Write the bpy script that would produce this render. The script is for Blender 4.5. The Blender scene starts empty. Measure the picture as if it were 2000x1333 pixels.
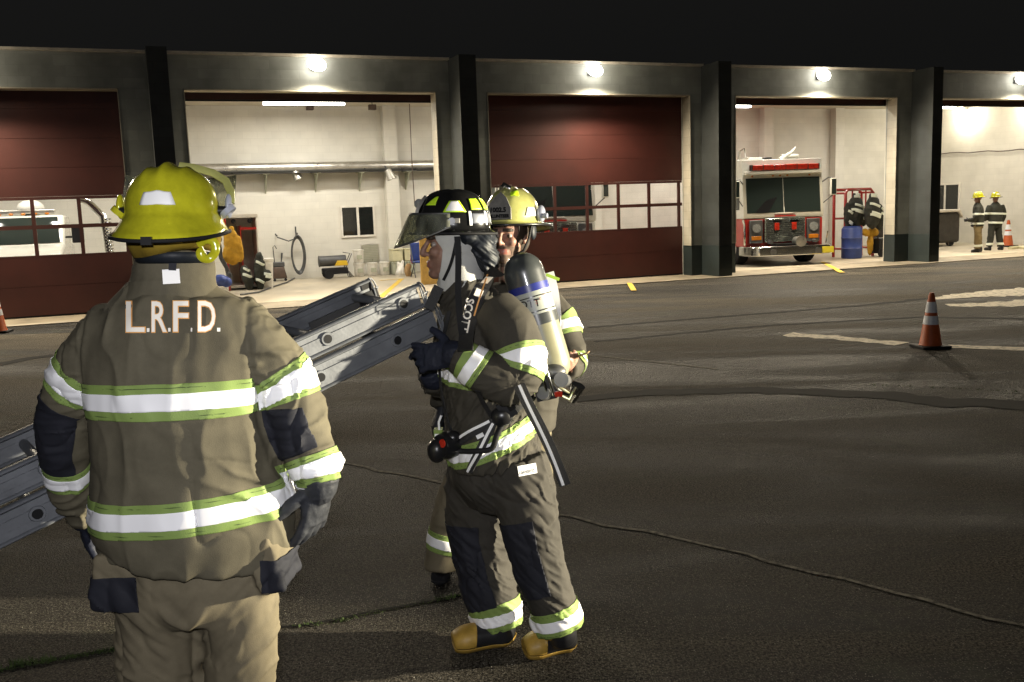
import bpy, bmesh, math, random
import numpy as np
from mathutils import Vector, Matrix
from mathutils.bvhtree import BVHTree
random.seed(7)
SC = bpy.context.scene
COL = SC.collection
R = math.radians
V = Vector

# ------------------------------------------------------------------ camera
F, PIT, ROLL, HC = 1850.0, R(8.03), R(-2.0), 1.85
CAMROT = (Matrix.Rotation(math.pi/2 - PIT, 3, 'X') @ Matrix.Rotation(ROLL, 3, 'Z'))
def ray(x, y):
    return CAMROT @ V(((x-1000)/F, -(y-666.5)/F, -1.0))
def G(x, y, z=0.0):
    d = ray(x, y); t = (z-HC)/d.z
    return V((0, 0, HC)) + d*t
def P(x, y, Y):
    d = ray(x, y); return V((0, 0, HC)) + d*(Y/d.y)
cd = bpy.data.cameras.new('camera'); cam = bpy.data.objects.new('camera', cd); COL.objects.link(cam)
cam.matrix_world = Matrix.Translation((0, 0, HC)) @ CAMROT.to_4x4()
cd.sensor_width = 36; cd.lens = 36*F/2000; cd.clip_end = 2000; cd.clip_start = .05
cd.dof.use_dof = False
SC.camera = cam

# ------------------------------------------------------------------ facade frame
FA = R(21.1)
FU = V((math.cos(FA), math.sin(FA), 0)); FN = V((math.sin(FA), -math.cos(FA), 0))
FC = V((5.39, 23.09, 0)) - FN*1.1
def W(s, t, z=0.0):
    return FC + FU*s + FN*t + V((0, 0, z))

# ------------------------------------------------------------------ object helpers
def tag(o, label=None, cat=None, group=None, kind=None):
    if label: o['label'] = label
    if cat: o['category'] = cat
    if group: o['group'] = group
    if kind: o['kind'] = kind
    return o
def empty(name, loc, rz=0.0, label=None, cat=None, group=None):
    o = bpy.data.objects.new(name, None); COL.objects.link(o)
    o.empty_display_size = .1
    o.location = loc; o.rotation_euler = (0, 0, rz)
    return tag(o, label, cat, group)
def link(name, me, parent=None, loc=None, rz=0.0):
    o = bpy.data.objects.new(name, me); COL.objects.link(o)
    if parent: o.parent = parent
    if loc is not None: o.location = loc
    o.rotation_euler = (0, 0, rz)
    return o
def kids(o):
    return [c for c in bpy.data.objects if c.parent == o]
def copy_tree(o, parent=None):
    c = o.copy(); COL.objects.link(c)
    if parent: c.parent = parent
    for ch in kids(o): copy_tree(ch, c)
    return c

class MB:
    def __init__(s): s.v = []; s.f = []; s.m = []
    def add(s, vs, fs, mi=0):
        b = len(s.v); s.v += [tuple(q) for q in vs]
        for f in fs: s.f.append([b+i for i in f]); s.m.append(mi)
        return s
    def box(s, c, d, rot=None, mi=0):
        c = V(c); x, y, z = d[0]/2, d[1]/2, d[2]/2
        vs = [V(q) for q in ((-x,-y,-z),(x,-y,-z),(x,y,-z),(-x,y,-z),(-x,-y,z),(x,-y,z),(x,y,z),(-x,y,z))]
        if rot is not None: vs = [rot @ q for q in vs]
        return s.add([q+c for q in vs], [(0,3,2,1),(4,5,6,7),(0,1,5,4),(1,2,6,5),(2,3,7,6),(3,0,4,7)], mi)
    def bb(s, x0, x1, y0, y1, z0, z1, mi=0):
        return s.box(((x0+x1)/2, (y0+y1)/2, (z0+z1)/2), (x1-x0, y1-y0, z1-z0), None, mi)
    def tube(s, pts, r, n=10, mi=0, cap=True, ref=None, flat=1.0):
        pts = [V(q) for q in pts]; k = len(pts)
        rs = r if isinstance(r, (list, tuple)) else [r]*k
        vs = []; a = None
        for i, q in enumerate(pts):
            t = (pts[min(i+1, k-1)] - pts[max(i-1, 0)]).normalized()
            if a is None:
                a = V(ref) if ref is not None else (V((0,0,1)) if abs(t.z) < .9 else V((1,0,0)))
            a = (a - t*a.dot(t)).normalized(); b = t.cross(a)
            ra, rb = rs[i] if isinstance(rs[i], (list, tuple)) else (rs[i], rs[i]*flat)
            for j in range(n):
                g = 2*math.pi*j/n
                vs.append(q + a*(ra*math.cos(g)) + b*(rb*math.sin(g)))
        fs = [(i*n+j, i*n+(j+1) % n, (i+1)*n+(j+1) % n, (i+1)*n+j) for i in range(k-1) for j in range(n)]
        if cap: fs += [tuple(range(n))[::-1], tuple((k-1)*n+j for j in range(n))]
        return s.add(vs, fs, mi)
    def cyl(s, p0, p1, r0, r1=None, n=16, mi=0, cap=True):
        return s.tube([p0, p1], [r0, r0 if r1 is None else r1], n, mi, cap)
    def lathe(s, prof, n=24, mi=0, c=(0,0,0), sx=1, sy=1, rot=None):
        c = V(c); vs = []; k = len(prof)
        for r, z in prof:
            for j in range(n):
                g = 2*math.pi*j/n; q = V((r*sx*math.cos(g), r*sy*math.sin(g), z))
                if rot is not None: q = rot @ q
                vs.append(q+c)
        fs = [(i*n+j, i*n+(j+1) % n, (i+1)*n+(j+1) % n, (i+1)*n+j) for i in range(k-1) for j in range(n)]
        fs += [tuple(range(n))[::-1], tuple((k-1)*n+j for j in range(n))]
        return s.add(vs, fs, mi)
    def ell(s, c, r, rot=None, n=16, m=10, mi=0):
        c = V(c); vs = []
        for i in range(1, m):
            a = math.pi*i/m
            for j in range(n):
                g = 2*math.pi*j/n
                q = V((r[0]*math.sin(a)*math.cos(g), r[1]*math.sin(a)*math.sin(g), r[2]*math.cos(a)))
                if rot is not None: q = rot @ q
                vs.append(q+c)
        t = V((0,0,r[2]))
        if rot is not None: t = rot @ t
        vs += [c+t, c-t]; N = len(vs)
        fs = [((i)*n+j, (i+1)*n+j, (i+1)*n+(j+1) % n, i*n+(j+1) % n) for i in range(m-2) for j in range(n)]
        fs += [(N-2, j, (j+1) % n) for j in range(n)]
        fs += [(N-1, (m-2)*n+(j+1) % n, (m-2)*n+j) for j in range(n)]
        return s.add(vs, fs, mi)
    def prism(s, poly, d, mi=0):           # poly: list of 3D points, d: extrusion vector
        poly = [V(q) for q in poly]; d = V(d); k = len(poly)
        nrm = sum(((poly[i]).cross(poly[(i+1) % k]) for i in range(k)), V((0,0,0)))
        if nrm.dot(d) > 0: poly = poly[::-1]
        vs = poly + [q+d for q in poly]
        fs = [tuple(range(k)), tuple(range(2*k-1, k-1, -1))] + [(i, i+k, (i+1) % k + k, (i+1) % k) for i in range(k)]
        return s.add(vs, fs, mi)
    def quad(s, a, b, c, d, mi=0):
        return s.add([a, b, c, d], [(0, 1, 2, 3)], mi)
    def mesh(s, name, mats, smooth=40):
        me = bpy.data.meshes.new(name)
        me.from_pydata(s.v, [], s.f)
        for m in (mats if isinstance(mats, (list, tuple)) else [mats]): me.materials.append(m)
        me.polygons.foreach_set('material_index', s.m)
        if smooth:
            me.polygons.foreach_set('use_smooth', [True]*len(me.polygons))
            me.set_sharp_from_angle(angle=R(smooth))
        me.update()
        return me
    def build(s, name, mats, parent=None, loc=None, rz=0.0, smooth=40, bevel=0.0):
        o = link(name, s.mesh(name, mats, smooth), parent, loc, rz)
        if bevel:
            b = o.modifiers.new('bevel', 'BEVEL'); b.width = bevel; b.segments = 2; b.limit_method = 'ANGLE'; b.angle_limit = R(40)
        return o

# ------------------------------------------------------------------ materials
def mat(name, col, rough=.6, metal=0.0, var=0.0, vscale=6.0, bump=0.0, bscale=40.0, emit=0.0, spec=.5, coat=0.0, rvar=0.0, dirt=None):
    m = bpy.data.materials.new(name); m.use_nodes = True
    nt = m.node_tree; b = nt.nodes['Principled BSDF']
    b.inputs['Base Color'].default_value = (*col, 1); b.inputs['Roughness'].default_value = rough
    b.inputs['Metallic'].default_value = metal; b.inputs['Specular IOR Level'].default_value = spec
    b.inputs['Coat Weight'].default_value = coat; b.inputs['Coat Roughness'].default_value = .08
    tc = nt.nodes.new('ShaderNodeTexCoord')
    if var or rvar:
        n = nt.nodes.new('ShaderNodeTexNoise'); n.inputs['Scale'].default_value = vscale; n.inputs['Detail'].default_value = 8; n.inputs['Roughness'].default_value = .65
        nt.links.new(tc.outputs['Object'], n.inputs['Vector'])
    if var:
        r = nt.nodes.new('ShaderNodeValToRGB')
        r.color_ramp.elements[0].position = .3; r.color_ramp.elements[1].position = .7
        lo = dirt if dirt else tuple(c*(1-var) for c in col)
        r.color_ramp.elements[0].color = (*lo, 1)
        r.color_ramp.elements[1].color = (*(min(1, c*(1+var*.6)) for c in col), 1)
        nt.links.new(n.outputs['Fac'], r.inputs['Fac']); nt.links.new(r.outputs['Color'], b.inputs['Base Color'])
    if rvar:
        mr = nt.nodes.new('ShaderNodeMapRange'); mr.inputs['From Min'].default_value = .3; mr.inputs['From Max'].default_value = .7
        mr.inputs['To Min'].default_value = max(0, rough-rvar); mr.inputs['To Max'].default_value = min(1, rough+rvar)
        nt.links.new(n.outputs['Fac'], mr.inputs['Value']); nt.links.new(mr.outputs['Result'], b.inputs['Roughness'])
    if bump:
        n2 = nt.nodes.new('ShaderNodeTexNoise'); n2.inputs['Scale'].default_value = bscale; n2.inputs['Detail'].default_value = 6
        nt.links.new(tc.outputs['Object'], n2.inputs['Vector'])
        bp = nt.nodes.new('ShaderNodeBump'); bp.inputs['Strength'].default_value = bump; bp.inputs['Distance'].default_value = .01
        nt.links.new(n2.outputs['Fac'], bp.inputs['Height']); nt.links.new(bp.outputs['Normal'], b.inputs['Normal'])
    if emit:
        b.inputs['Emission Color'].default_value = (*col, 1); b.inputs['Emission Strength'].default_value = emit
    return m

def block_mat(name, col, var=.12, mort=.75, bh=.2, bw=.4, rough=.6, bump=.35):
    m = mat(name, col, rough); nt = m.node_tree; b = nt.nodes['Principled BSDF']
    tc = nt.nodes.new('ShaderNodeTexCoord'); sp = nt.nodes.new('ShaderNodeSeparateXYZ'); ad = nt.nodes.new('ShaderNodeMath'); cb = nt.nodes.new('ShaderNodeCombineXYZ')
    L = nt.links.new
    L(tc.outputs['Object'], sp.inputs[0]); L(sp.outputs['X'], ad.inputs[0]); L(sp.outputs['Y'], ad.inputs[1]); L(ad.outputs[0], cb.inputs['X']); L(sp.outputs['Z'], cb.inputs['Y'])
    br = nt.nodes.new('ShaderNodeTexBrick'); L(cb.outputs[0], br.inputs['Vector'])
    br.inputs['Scale'].default_value = 1; br.inputs['Brick Width'].default_value = bw; br.inputs['Row Height'].default_value = bh
    br.inputs['Mortar Size'].default_value = .006; br.inputs['Mortar Smooth'].default_value = .3; br.inputs['Bias'].default_value = 0
    br.inputs['Color1'].default_value = (*col, 1); br.inputs['Color2'].default_value = (*(c*(1-var*.4) for c in col), 1)
    br.inputs['Mortar'].default_value = (*(c*mort for c in col), 1)
    n = nt.nodes.new('ShaderNodeTexNoise'); n.inputs['Scale'].default_value = 1.3; n.inputs['Detail'].default_value = 9; L(tc.outputs['Object'], n.inputs['Vector'])
    mr = nt.nodes.new('ShaderNodeMapRange'); mr.inputs['From Min'].default_value = .3; mr.inputs['From Max'].default_value = .7; mr.inputs['To Min'].default_value = 1-var; mr.inputs['To Max'].default_value = 1+var*.3
    L(n.outputs['Fac'], mr.inputs['Value'])
    mx = nt.nodes.new('ShaderNodeMix'); mx.data_type = 'RGBA'; mx.blend_type = 'MULTIPLY'; mx.inputs['Factor'].default_value = 1
    L(br.outputs['Color'], mx.inputs['A']); L(mr.outputs['Result'], mx.inputs['B']); L(mx.outputs['Result'], b.inputs['Base Color'])
    bp = nt.nodes.new('ShaderNodeBump'); bp.inputs['Strength'].default_value = bump; bp.inputs['Distance'].default_value = .008
    inv = nt.nodes.new('ShaderNodeMath'); inv.operation = 'SUBTRACT'; inv.inputs[0].default_value = 1; L(br.outputs['Fac'], inv.inputs[1])
    L(inv.outputs[0], bp.inputs['Height']); L(bp.outputs['Normal'], b.inputs['Normal'])
    return m

def glass_mat(name, tint=(1,1,1), refl=.12, rough=.02):
    m = bpy.data.materials.new(name); m.use_nodes = True; nt = m.node_tree; nt.nodes.remove(nt.nodes['Principled BSDF'])
    t = nt.nodes.new('ShaderNodeBsdfTransparent'); t.inputs['Color'].default_value = (*tint, 1)
    g = nt.nodes.new('ShaderNodeBsdfGlossy'); g.inputs['Roughness'].default_value = rough
    lw = nt.nodes.new('ShaderNodeLayerWeight'); lw.inputs['Blend'].default_value = .5; fr = nt.nodes.new('ShaderNodeMath'); fr.operation = 'POWER'; fr.inputs[1].default_value = 4; nt.links.new(lw.outputs['Facing'], fr.inputs[0])
    mx = nt.nodes.new('ShaderNodeMixShader'); ml = nt.nodes.new('ShaderNodeMath'); ml.operation = 'MULTIPLY_ADD'; ml.inputs[1].default_value = .6; ml.inputs[2].default_value = refl*.25
    nt.links.new(fr.outputs[0], ml.inputs[0]); nt.links.new(ml.outputs[0], mx.inputs[0])
    nt.links.new(t.outputs[0], mx.inputs[1]); nt.links.new(g.outputs[0], mx.inputs[2]); nt.links.new(mx.outputs[0], nt.nodes['Material Output'].inputs['Surface'])
    return m

M = {}
M['inner_wall'] = block_mat('painted_block_wall', (.7,.67,.59), mort=.9, bump=.14)
M['facade'] = block_mat('grey_green_block', (.31,.325,.3), var=.4, mort=.85, bump=.25)
M['pier'] = block_mat('dark_pier_block', (.05,.056,.055), var=.4)
M['base_band'] = block_mat('teal_base_paint', (.026,.038,.038), var=.3)
M['reveal'] = block_mat('light_reveal', (.5,.46,.37), var=.3)
M['door_red'] = mat('red_door_paint', (.056,.012,.0085), .55, var=.25, vscale=1.2, bump=.05, bscale=60)
M['door_red2'] = mat('red_door_frame', (.052,.0125,.009), .55, var=.2)
M['coping'] = mat('coping_metal', (.55,.5,.42), .45, var=.25)
M['roof'] = mat('roof_membrane', (.03,.03,.03), .9)
M['ceiling'] = mat('ceiling_panel', (.6,.55,.45), .8, var=.1, vscale=2)
M['glass'] = glass_mat('window_glass')
M['glass_dark'] = mat('dark_window_glass', (.012,.014,.013), .06, spec=.6)
M['white'] = mat('white_paint', (.72,.68,.6), .4, var=.12)
M['plastic_white'] = mat('white_plastic', (.75,.72,.65), .45, var=.15, vscale=12)
M['cream'] = mat('cream_plastic', (.62,.58,.38), .45, var=.12)
M['tote'] = mat('grey_green_plastic', (.42,.43,.33), .4, var=.15)
M['steel'] = mat('galvanised_steel', (.55,.53,.48), .35, .85, var=.2, vscale=5, rvar=.12)
M['darksteel'] = mat('dark_steel', (.1,.1,.1), .5, .5, var=.3)
M['chrome'] = mat('chrome', (.72,.73,.72), .12, 1.0, rvar=.06)
M['black'] = mat('black_rubber', (.014,.014,.015), .7, var=.3, spec=.2)
M['blackp'] = mat('black_plastic', (.012,.012,.013), .3, var=.2)
M['yellow'] = mat('yellow_paint', (.65,.42,.02), .45, var=.2)
M['yellow_cloth'] = mat('yellow_cloth', (.5,.27,.02), .9, var=.3, bump=.3, bscale=90)
M['red'] = mat('red_paint', (.38,.025,.018), .3, var=.12, coat=.5)
M['redlight'] = mat('red_lens', (.45,.03,.015), .15, var=.6, vscale=14, coat=.6)
M['orange'] = mat('orange_cone', (.5,.1,.02), .5, var=.25, vscale=14)
M['cone_white'] = mat('cone_collar', (.85,.87,.92), .35, var=.05)
M['blue'] = mat('blue_plastic', (.03,.06,.25), .5, var=.25)
M['wood'] = mat('plywood', (.5,.31,.08), .7, var=.25, vscale=9)
M['brown'] = mat('brown_plastic', (.08,.05,.035), .6, var=.35)
M['tarp'] = mat('dark_tarp', (.05,.044,.036), .85, var=.35, bump=.4, bscale=12)
M['paper'] = mat('brown_paper', (.4,.25,.11), .8, var=.2)
M['tape'] = mat('silver_tape', (.93,.93,.95), .4, spec=.5)
M['bgtape'] = mat('pale_tape', (.8,.85,.75), .4)
M['bulb'] = mat('lamp_lens', (1,.95,.86), .5, emit=16)
M['tube'] = mat('fluorescent_tube', (1,.97,.92), .5, emit=14)
# ------------------------------------------------------------------ ground materials
def asphalt():
    m = bpy.data.materials.new('wet_asphalt'); m.use_nodes = True; nt = m.node_tree; b = nt.nodes['Principled BSDF']; L = nt.links.new
    N = lambda t, **k: nt.nodes.new('ShaderNode'+t)
    tc = N('TexCoord')
    mp = N('Mapping'); mp.inputs['Rotation'].default_value = (0, 0, -R(10)); mp.inputs['Scale'].default_value = (.16, .75, 1); L(tc.outputs['Object'], mp.inputs['Vector'])
    st = N('TexNoise'); st.inputs['Scale'].default_value = 1.0; st.inputs['Detail'].default_value = 7; st.inputs['Roughness'].default_value = .6; st.inputs['Distortion'].default_value = .9; L(mp.outputs[0], st.inputs['Vector'])
    fine = N('TexNoise'); fine.inputs['Scale'].default_value = 75; fine.inputs['Detail'].default_value = 5; fine.inputs['Roughness'].default_value = .8; L(tc.outputs['Object'], fine.inputs['Vector'])
    vo = N('TexVoronoi'); vo.voronoi_dimensions = '2D'; vo.inputs['Scale'].default_value = 95; L(tc.outputs['Object'], vo.inputs['Vector'])
    r1 = N('ValToRGB'); r1.color_ramp.elements[0].position = .42; r1.color_ramp.elements[1].position = .6
    r1.color_ramp.elements[0].color = (.0085, .0081, .0075, 1); r1.color_ramp.elements[1].color = (.072, .067, .058, 1); L(st.outputs['Fac'], r1.inputs['Fac'])
    r2 = N('ValToRGB'); r2.color_ramp.elements[0].position = .42; r2.color_ramp.elements[1].position = .68
    r2.color_ramp.elements[0].color = (.05, .05, .05, 1); r2.color_ramp.elements[1].color = (3.4, 3.2, 2.9, 1); L(fine.outputs['Fac'], r2.inputs['Fac'])
    mx = N('Mix'); mx.data_type = 'RGBA'; mx.blend_type = 'MULTIPLY'; mx.inputs['Factor'].default_value = 1; L(r1.outputs[0], mx.inputs['A']); L(r2.outputs[0], mx.inputs['B'])
    # single pale stones
    hs = N('ValToRGB'); hs.color_ramp.elements[0].position = .0; hs.color_ramp.elements[1].position = .38; hs.color_ramp.elements[0].color = (1, 1, 1, 1); hs.color_ramp.elements[1].color = (0, 0, 0, 1)
    L(vo.outputs['Distance'], hs.inputs['Fac'])
    wn = N('Math'); wn.operation = 'GREATER_THAN'; wn.inputs[1].default_value = .66; sx = N('SeparateColor'); L(vo.outputs['Color'], sx.inputs[0]); L(sx.outputs[0], wn.inputs[0])
    ml = N('Math'); ml.operation = 'MULTIPLY'; L(hs.outputs[0], ml.inputs[0]); L(wn.outputs[0], ml.inputs[1])
    m2 = N('Mix'); m2.data_type = 'RGBA'; L(ml.outputs[0], m2.inputs['Factor']); L(mx.outputs['Result'], m2.inputs['A']); m2.inputs['B'].default_value = (.2, .185, .155, 1)
    # mossy patches in the valley
    sp = N('SeparateXYZ'); L(tc.outputs['Object'], sp.inputs[0])
    mo = N('TexNoise'); mo.inputs['Scale'].default_value = .9; mo.inputs['Detail'].default_value = 9; mo.inputs['Roughness'].default_value = .75; L(tc.outputs['Object'], mo.inputs['Vector'])
    mr = N('ValToRGB'); mr.color_ramp.elements[0].position = .56; mr.color_ramp.elements[1].position = .74; mr.color_ramp.elements[0].color = (0, 0, 0, 1); mr.color_ramp.elements[1].color = (.55, .55, .55, 1); L(mo.outputs['Fac'], mr.inputs['Fac'])
    m3 = N('Mix'); m3.data_type = 'RGBA'; L(mr.outputs[0], m3.inputs['Factor']); L(m2.outputs['Result'], m3.inputs['A']); m3.inputs['B'].default_value = (.05, .06, .03, 1)
    L(m3.outputs['Result'], b.inputs['Base Color'])
    rr = N('MapRange'); rr.inputs['From Min'].default_value = .35; rr.inputs['From Max'].default_value = .65; rr.inputs['To Min'].default_value = .6; rr.inputs['To Max'].default_value = .95
    L(st.outputs['Fac'], rr.inputs['Value']); L(rr.outputs[0], b.inputs['Roughness']); b.inputs['Specular IOR Level'].default_value = .09
    bp = N('Bump'); bp.inputs['Strength'].default_value = .8; bp.inputs['Distance'].default_value = .012; L(fine.outputs['Fac'], bp.inputs['Height'])
    bp2 = N('Bump'); bp2.inputs['Strength'].default_value = .5; bp2.inputs['Distance'].default_value = .006; L(vo.outputs['Distance'], bp2.inputs['Height']); L(bp.outputs[0], bp2.inputs['Normal'])
    L(bp2.outputs[0], b.inputs['Normal'])
    return m
M['asphalt'] = asphalt()
M['concrete'] = mat('bay_concrete', (.46,.4,.3), .45, var=.3, vscale=.9, bump=.15, bscale=30, rvar=.15)
M['apron'] = mat('apron_concrete', (.27,.23,.165), .7, var=.45, vscale=1.4, bump=.25, bscale=40)
def worn(name, col, under, lo=.42, hi=.55, scale=9):
    m = mat(name, col, .85, spec=.08); nt = m.node_tree; b = nt.nodes['Principled BSDF']
    tc = nt.nodes.new('ShaderNodeTexCoord'); n = nt.nodes.new('ShaderNodeTexNoise'); n.inputs['Scale'].default_value = scale; n.inputs['Detail'].default_value = 8; n.inputs['Roughness'].default_value = .7
    r = nt.nodes.new('ShaderNodeValToRGB'); r.color_ramp.elements[0].position = lo; r.color_ramp.elements[1].position = hi
    r.color_ramp.elements[0].color = (*under, 1); r.color_ramp.elements[1].color = (*col, 1)
    nt.links.new(tc.outputs['Object'], n.inputs['Vector']); nt.links.new(n.outputs['Fac'], r.inputs['Fac']); nt.links.new(r.outputs[0], b.inputs['Base Color'])
    return m
M['line_white'] = worn('worn_white_line', (.75,.69,.57), (.2,.18,.15), .34, .52)
M['line_yellow'] = worn('worn_yellow_line', (.6,.4,.06), (.38,.3,.16), .36, .5)
M['crack_pale'] = worn('pale_seam', (.23,.21,.165), (.03,.028,.025), .36, .6, 24)
M['crack_dark'] = worn('dark_ground_band', (.004,.004,.004), (.012,.011,.01), .3, .55, 5)

# ------------------------------------------------------------------ ground
g = MB(); g.quad((-120,-60,0), (120,-60,0), (120,160,0), (-120,160,0))
tag(g.build('ground', M['asphalt'], smooth=0), 'dark damp asphalt yard in front of the fire station', 'ground', kind='structure')
def facade_sheet(name, s0, s1, t0, t1, z, m, label, cat, th=.0):
    g = MB()
    if th: g.bb(s0, s1, -t1, -t0, z-th, z)
    else: g.quad((s0,-t1,z), (s1,-t1,z), (s1,-t0,z), (s0,-t0,z))
    o = g.build(name, m, None, FC, FA, smooth=0); return tag(o, label, cat, kind='structure')
facade_sheet('apron', -30, 18, .0, 1.36, .018, M['apron'], 'brown concrete apron strip along the foot of the station front', 'apron', .06)
facade_sheet('floor', -24, 14.28, -7.05, .0, .022, M['concrete'], 'pale worn concrete floor inside the station bays', 'floor', .06)
def ribbon(name, pts, w, z, m, jit=0.0, seed=1):
    rnd = random.Random(seed); q = []
    for i in range(len(pts)-1):
        a, b = V(pts[i]), V(pts[i+1]); k = max(1, int((b-a).length/.12)) if jit else 1
        for j in range(k): q.append(a.lerp(b, j/k))
    q.append(V(pts[-1])); vs = []; n = len(q)
    ws = w if isinstance(w, (list, tuple)) else [w, w]
    for i, p in enumerate(q):
        t = (q[min(i+1, n-1)]-q[max(i-1, 0)]).normalized(); s = V((-t.y, t.x, 0)); u = i/(n-1)
        wi = ws[0]*(1-u)+ws[1]*u
        c = p + s*rnd.uniform(-jit, jit)
        vs += [c+s*(wi/2*rnd.uniform(1-jit*8, 1+jit*8)), c-s*(wi/2*rnd.uniform(1-jit*8, 1+jit*8))]
    g = MB(); g.add([(v.x, v.y, z) for v in vs], [(2*i, 2*i+1, 2*i+3, 2*i+2) for i in range(n-1)])
    o = g.build(name, m, smooth=0); o['kind'] = 'structure'; return o
def quadline(name, a, b, c, d, z, m):
    g = MB(); g.add([(q.x, q.y, z) for q in (G(*a), G(*b), G(*c), G(*d))], [(0, 1, 2, 3)])
    o = g.build(name, m, smooth=0); o['kind'] = 'structure'; return o
ribbon('road_marking', [G(1535,654), G(1640,661), G(1760,673)], [.34, .30], .004, M['line_white'], .03, 2)
ribbon('road_marking', [G(1850,677), G(1930,680), G(2060,684)], .26, .004, M['line_white'], .02, 3)
ribbon('road_marking', [G(1815,585), G(1900,577), G(2050,569)], [.2, 1.5], .004, M['line_white'], .03, 4)
ribbon('road_marking', [G(1850,597), G(1920,596), G(2050,592)], [.3, 1.1], .004, M['line_white'], .03, 5)
ribbon('pavement_seam', [G(560,880), G(665,905), G(850,940), G(1080,1002), G(1300,1050), G(1500,1095), G(1750,1158), G(2060,1245)], [.036, .026], .004, M['crack_pale'], .03, 6)
ribbon('pavement_seam', [G(1140,693), G(1260,706), G(1400,722)], .05, .004, M['crack_pale'], .012, 7)
ribbon('pavement_seam', [G(-60,1322), G(120,1287), G(240,1266), G(420,1240), G(600,1222), G(760,1192), G(900,1166)], .022, .004, M['crack_dark'], .012, 8)
ribbon('dark_ground_band', [G(1120,782), G(1250,768), G(1480,762), G(1700,772), G(1850,786), G(2080,796)], [.25, .42], .004, M['crack_dark'], .03, 9)  # broad dark band curving across the yard
ribbon('dark_ground_band', [G(1150,640), G(1500,612), G(1700,596), G(1816,583)], [.12, .16], .004, M['crack_dark'], .03, 10)
ribbon('dark_ground_band', [G(1160,668), G(1500,636), G(1800,620), G(2050,624)], [.10, .14], .004, M['crack_dark'], .03, 11)
ribbon('dark_ground_band', [G(-40,720), G(60,700), G(160,690), G(700,640)], [.25, .2], .004, M['crack_dark'], .03, 12)
ribbon('floor_marking', [G(722,600,.022), G(785,545,.022)], .13, .027, M['line_yellow'])
ribbon('floor_marking', [G(742,549,.022), G(790,545,.022)], .12, .031, M['line_yellow'])
ribbon('floor_marking', [G(1606,512,.022), G(1645,533,.022)], .13, .027, M['line_yellow'])
ribbon('floor_marking', [G(1229,553,.018), G(1238,568,.018)], .12, .023, M['line_yellow'])

# loose pale grit on the asphalt near the camera
def grit(n, seed):
    rnd = random.Random(seed); g = MB()
    for i in range(n):
        y = 1.9 + 9.5*rnd.random()**1.3; x = rnd.uniform(-.62, .62)*y; r = rnd.uniform(.0012, .0032)*(1+.06*y); a = rnd.uniform(0, 6.3)
        q = [(x+r*math.cos(a+2.1*k)*rnd.uniform(.7, 1.3), y+r*math.sin(a+2.1*k)*rnd.uniform(.7, 1.3), .001) for k in range(3)] + [(x, y, r*1.1)]
        g.add(q, [(0,1,3), (1,2,3), (2,0,3), (0,2,1)])
    return g
M['grit'] = mat('pale_grit', (.3,.28,.23), .6, var=.5, vscale=3)
tag(grit(9000, 12).build('grit', M['grit'], smooth=0), 'fine pale grit scattered over the dark asphalt near the camera', 'grit', kind='stuff')

# grass in the seam: one scatter of little blades
def seam_grass(pts, seed):
    rnd = random.Random(seed); g = MB()
    for (x0, y0, x1, y1, n, h) in pts:
        for i in range(n):
            u = rnd.random(); p = G(x0+(x1-x0)*u, y0+(y1-y0)*u)
            for k in range(4):
                a = rnd.uniform(0, 6.3); c = p+V((rnd.gauss(0,.012), rnd.gauss(0,.012), .003)); hh = h*rnd.uniform(.4, 1.2)
                d = V((math.cos(a), math.sin(a), 0)); s = V((-d.y, d.x, 0))*.003
                g.add([c-s, c+s, c+d*hh*.7+V((0,0,hh))], [(0,1,2)])
    return g
M['grass'] = mat('seam_moss', (.05,.085,.014), .8, var=.4, vscale=30)
gg = seam_grass([(-20,1314,235,1267,130,.009), (10,1300,110,1290,40,.02), (120,1290,235,1268,40,.011), (570,1226,680,1212,26,.009), (640,1216,900,1166,36,.006), (860,1172,905,1163,22,.014), (1700,752,1990,766,40,.012)], 5)
tag(gg.build('grass', M['grass'], smooth=0), 'green moss and grass growing in the asphalt seams', 'grass', kind='stuff')

# ------------------------------------------------------------------ fire station
st = empty('fire_station', FC, FA, 'low fire station with grey green front, dark piers and red overhead doors', 'building')
TOP, HEAD, WT, PT = 5.06, 4.40, .40, 1.15        # band top, opening head, wall face, pier face (distance in front of the doors)
OPEN = [(-18.65,-13.5), (-12.3,-7.08), (-5.9,-.66), (.62,5.72), (7.2,12.3)]
PIERS = [(-19.2,-18.85), (-12.95,-12.58), (-6.78,-6.40), (-.36,0.0), (6.2,6.53), (12.8,13.15)]
w = MB(); rv = MB(); bd = MB()
edges = [-24] + [e for o in OPEN for e in o] + [14.6]
for i in range(0, len(edges), 2):
    a, b = edges[i], edges[i+1]
    w.bb(a, b, -WT, -.006, .76, HEAD); bd = MB(); bd.bb(a, b, -WT-.004, -.003, .0, .757); bd.build('base_band', M['base_band'], st, smooth=0)
w.bb(-24, 14.6, -WT, -.006, HEAD+.001, TOP)
w.build('facade_wall', M['facade'], st, smooth=0)
for (a, b) in OPEN:
    r = MB()
    for e, sg in ((a, 1), (b, -1)):
        x0, x1 = sorted((e+sg*.003, e+sg*.02)); r.bb(x0, x1, -WT-.01, -.07, .76, HEAD-.03)
    r.bb(a+.02, b-.02, -WT-.01, -.07, HEAD-.028, HEAD-.003)
    r.build('door_casing', M['reveal'], st, smooth=0)
for (a, b) in PIERS:
    p = MB(); p.bb(a, b, -PT, -WT-.005, .76, TOP+.02)
    po = p.build('pier', M['pier'], st, smooth=0)
    p = MB(); p.bb(a-.006, b+.006, -PT-.006, -WT-.007, 0, .758); p.build('base_band', M['base_band'], po, smooth=0)
ys = [-24] + [x for p in PIERS for x in p] + [14.6]
c = MB()
for i in range(0, len(ys), 2): c.bb(ys[i]+.004, ys[i+1]-.004, -WT-.12, .2, TOP+.002, TOP+.05)
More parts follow.
